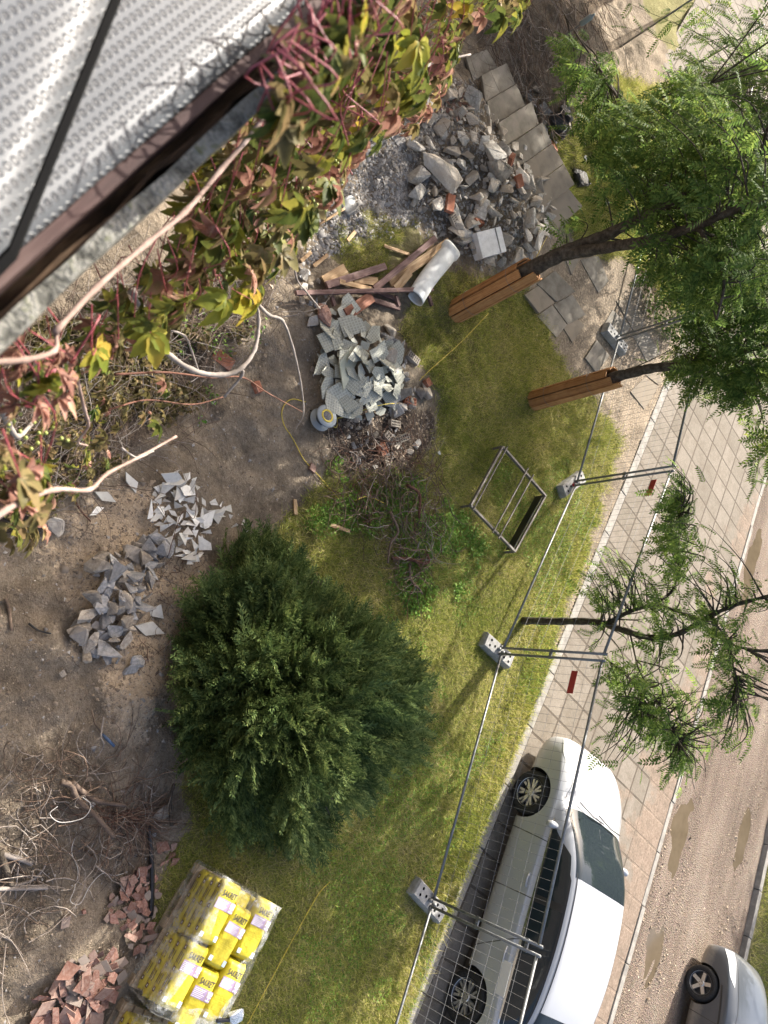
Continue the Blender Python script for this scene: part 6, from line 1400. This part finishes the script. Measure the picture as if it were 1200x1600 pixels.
patch('bonnet_gap', .7, 4.9, 5.0, 5.035, trim_b, .003, True, (30, 1)); patch('sill_trim', 3.9, 11.2, .25, .75, trim_b, .004, True, (40, 2))
patch('headlight', .95, 2.75, 3.35, 4.45, lamp_m, .005, True, (14, 6), lambda fu, fv: (fu * (.75 + .25 * fv), .5 + (fv - .5) * (1 - .55 * fu)))
patch('tail_light', 12.6, 13.9, 3.3, 4.3, plain('red_lens', (.35, .02, .02), .1), .005, True, (10, 5))
for sx in (.24, -.74): patch_y = .905; o = MB().tube([(sx + .10, .905, .80), (sx, .925, .80), (sx - .10, .905, .80)], .014, 8).build('door_handle', wp, car, True)
for sg in (1, -1):
    mo = MB(); prof = [(.0, .02), (.06, .055), (.15, .075), (.20, .06), (.225, .01)]; nm = 10
    for i, (yy, rr) in enumerate(prof):
        for j in range(nm): q = 2 * math.pi * j / nm; mo.v.append((axf - .38 + rr * .75 * math.cos(q) - yy * .12, sg * (.86 + yy), 1.0 + rr * math.sin(q))); 
    mo.f = [(i * nm + j, i * nm + (j + 1) % nm, (i + 1) * nm + (j + 1) % nm, (i + 1) * nm + j) for i in range(len(prof) - 1) for j in range(nm)] + [tuple((len(prof) - 1) * nm + j for j in range(nm)), tuple(range(nm))]; mo.m = [0] * len(mo.f)
    mo.build('wing_mirror', wp, car, True)
for y0, y1 in ((.55, -.12), (.02, -.60)): MB().tube([(axf + .10, y0, 1.03), (axf + .02, (y0 + y1) / 2, 1.075), (axf + .03, y1, 1.05)], .009, 6).build('wiper', trim_b, car)
MB().box((axf + 1.0, 0, .46), (.03, .66, .20)).build('grille', trim_b, car, bevel=.01)
# grey hatchback by the far kerb
gw = at(1097, 1537, .20); gl = np.array([-.70, .714, 0]); gl /= np.linalg.norm(gl); glat = np.array([-gl[1], gl[0], 0])
WB2 = 2.55; g0 = gw - gl * (WB2 / 2) - glat * .78
gc = thing('grey_hatchback', 'silver grey car parked against the far kerb, only its front in view', 'car', (g0[0], g0[1], -.115), math.atan2(gl[1], gl[0]))
gp = paint_mat('grey_lacquer', (.050, .057, .067), .15, [(WB2 / 2 - .46, .12), (-.25, .05)])
f2, r2 = WB2 / 2, -WB2 / 2
HAT = [(f2 + .80, .50, .30, .52, .62, None), (f2 + .73, .70, .22, .60, .74, None), (f2 + .52, .79, .19, .72, .86, None), (f2 + .18, .845, .18, .83, .96, None), (f2 - .22, .86, .18, .90, 1.04, None), (f2 - .50, .865, .18, .93, 1.11, .72), (f2 - .95, .865, .18, .945, 1.36, .63), (f2 - 1.30, .865, .18, .95, 1.49, .60), (-.2, .865, .18, .96, 1.53, .60), (-.85, .865, .18, .97, 1.51, .59), (r2 - .05, .86, .19, .98, 1.44, .57), (r2 - .45, .84, .22, .98, 1.22, .58), (r2 - .62, .78, .28, .95, 1.05, None), (r2 - .68, .70, .32, .85, .95, None)]
patch, span = build_car(gc, HAT, gp, f2, r2, .315, (5, False), .865, None)
span('windscreen', 5.02, 7.02, 5.12, glass, .004, lambda f, q: f + (1 - f) * .10 * (q * q)); span('rear_window', 10.2, 11.4, 5.2, glass, .004)
patch('side_window', 5.75, 8.12, 4.12, 4.88, glass, .004, True, (30, 10), lambda fu, fv: (fu * (1 - .33 * fv) + .33 * fv * .98, fv)); patch('side_window', 8.22, 10.2, 4.12, 4.88, glass, .004, True, (30, 10))
patch('headlight', .9, 3.1, 3.5, 4.9, lamp_m, .005, True, (14, 6), lambda fu, fv: (fu * (.8 + .2 * fv), .5 + (fv - .5) * (1 - .5 * fu)))
patch('bonnet_edge', .6, 4.8, 5.02, 5.06, trim_b, .003, True, (30, 1)); patch('side_strip', 3.2, 10.5, 2.75, 2.86, trim_b, .006, True, (40, 1))
for y0, y1 in ((.52, -.12), (.02, -.58)): MB().tube([(f2 - .42, y0, 1.12), (f2 - .50, (y0 + y1) / 2, 1.17), (f2 - .48, y1, 1.15)], .009, 6).build('wiper', trim_b, gc)
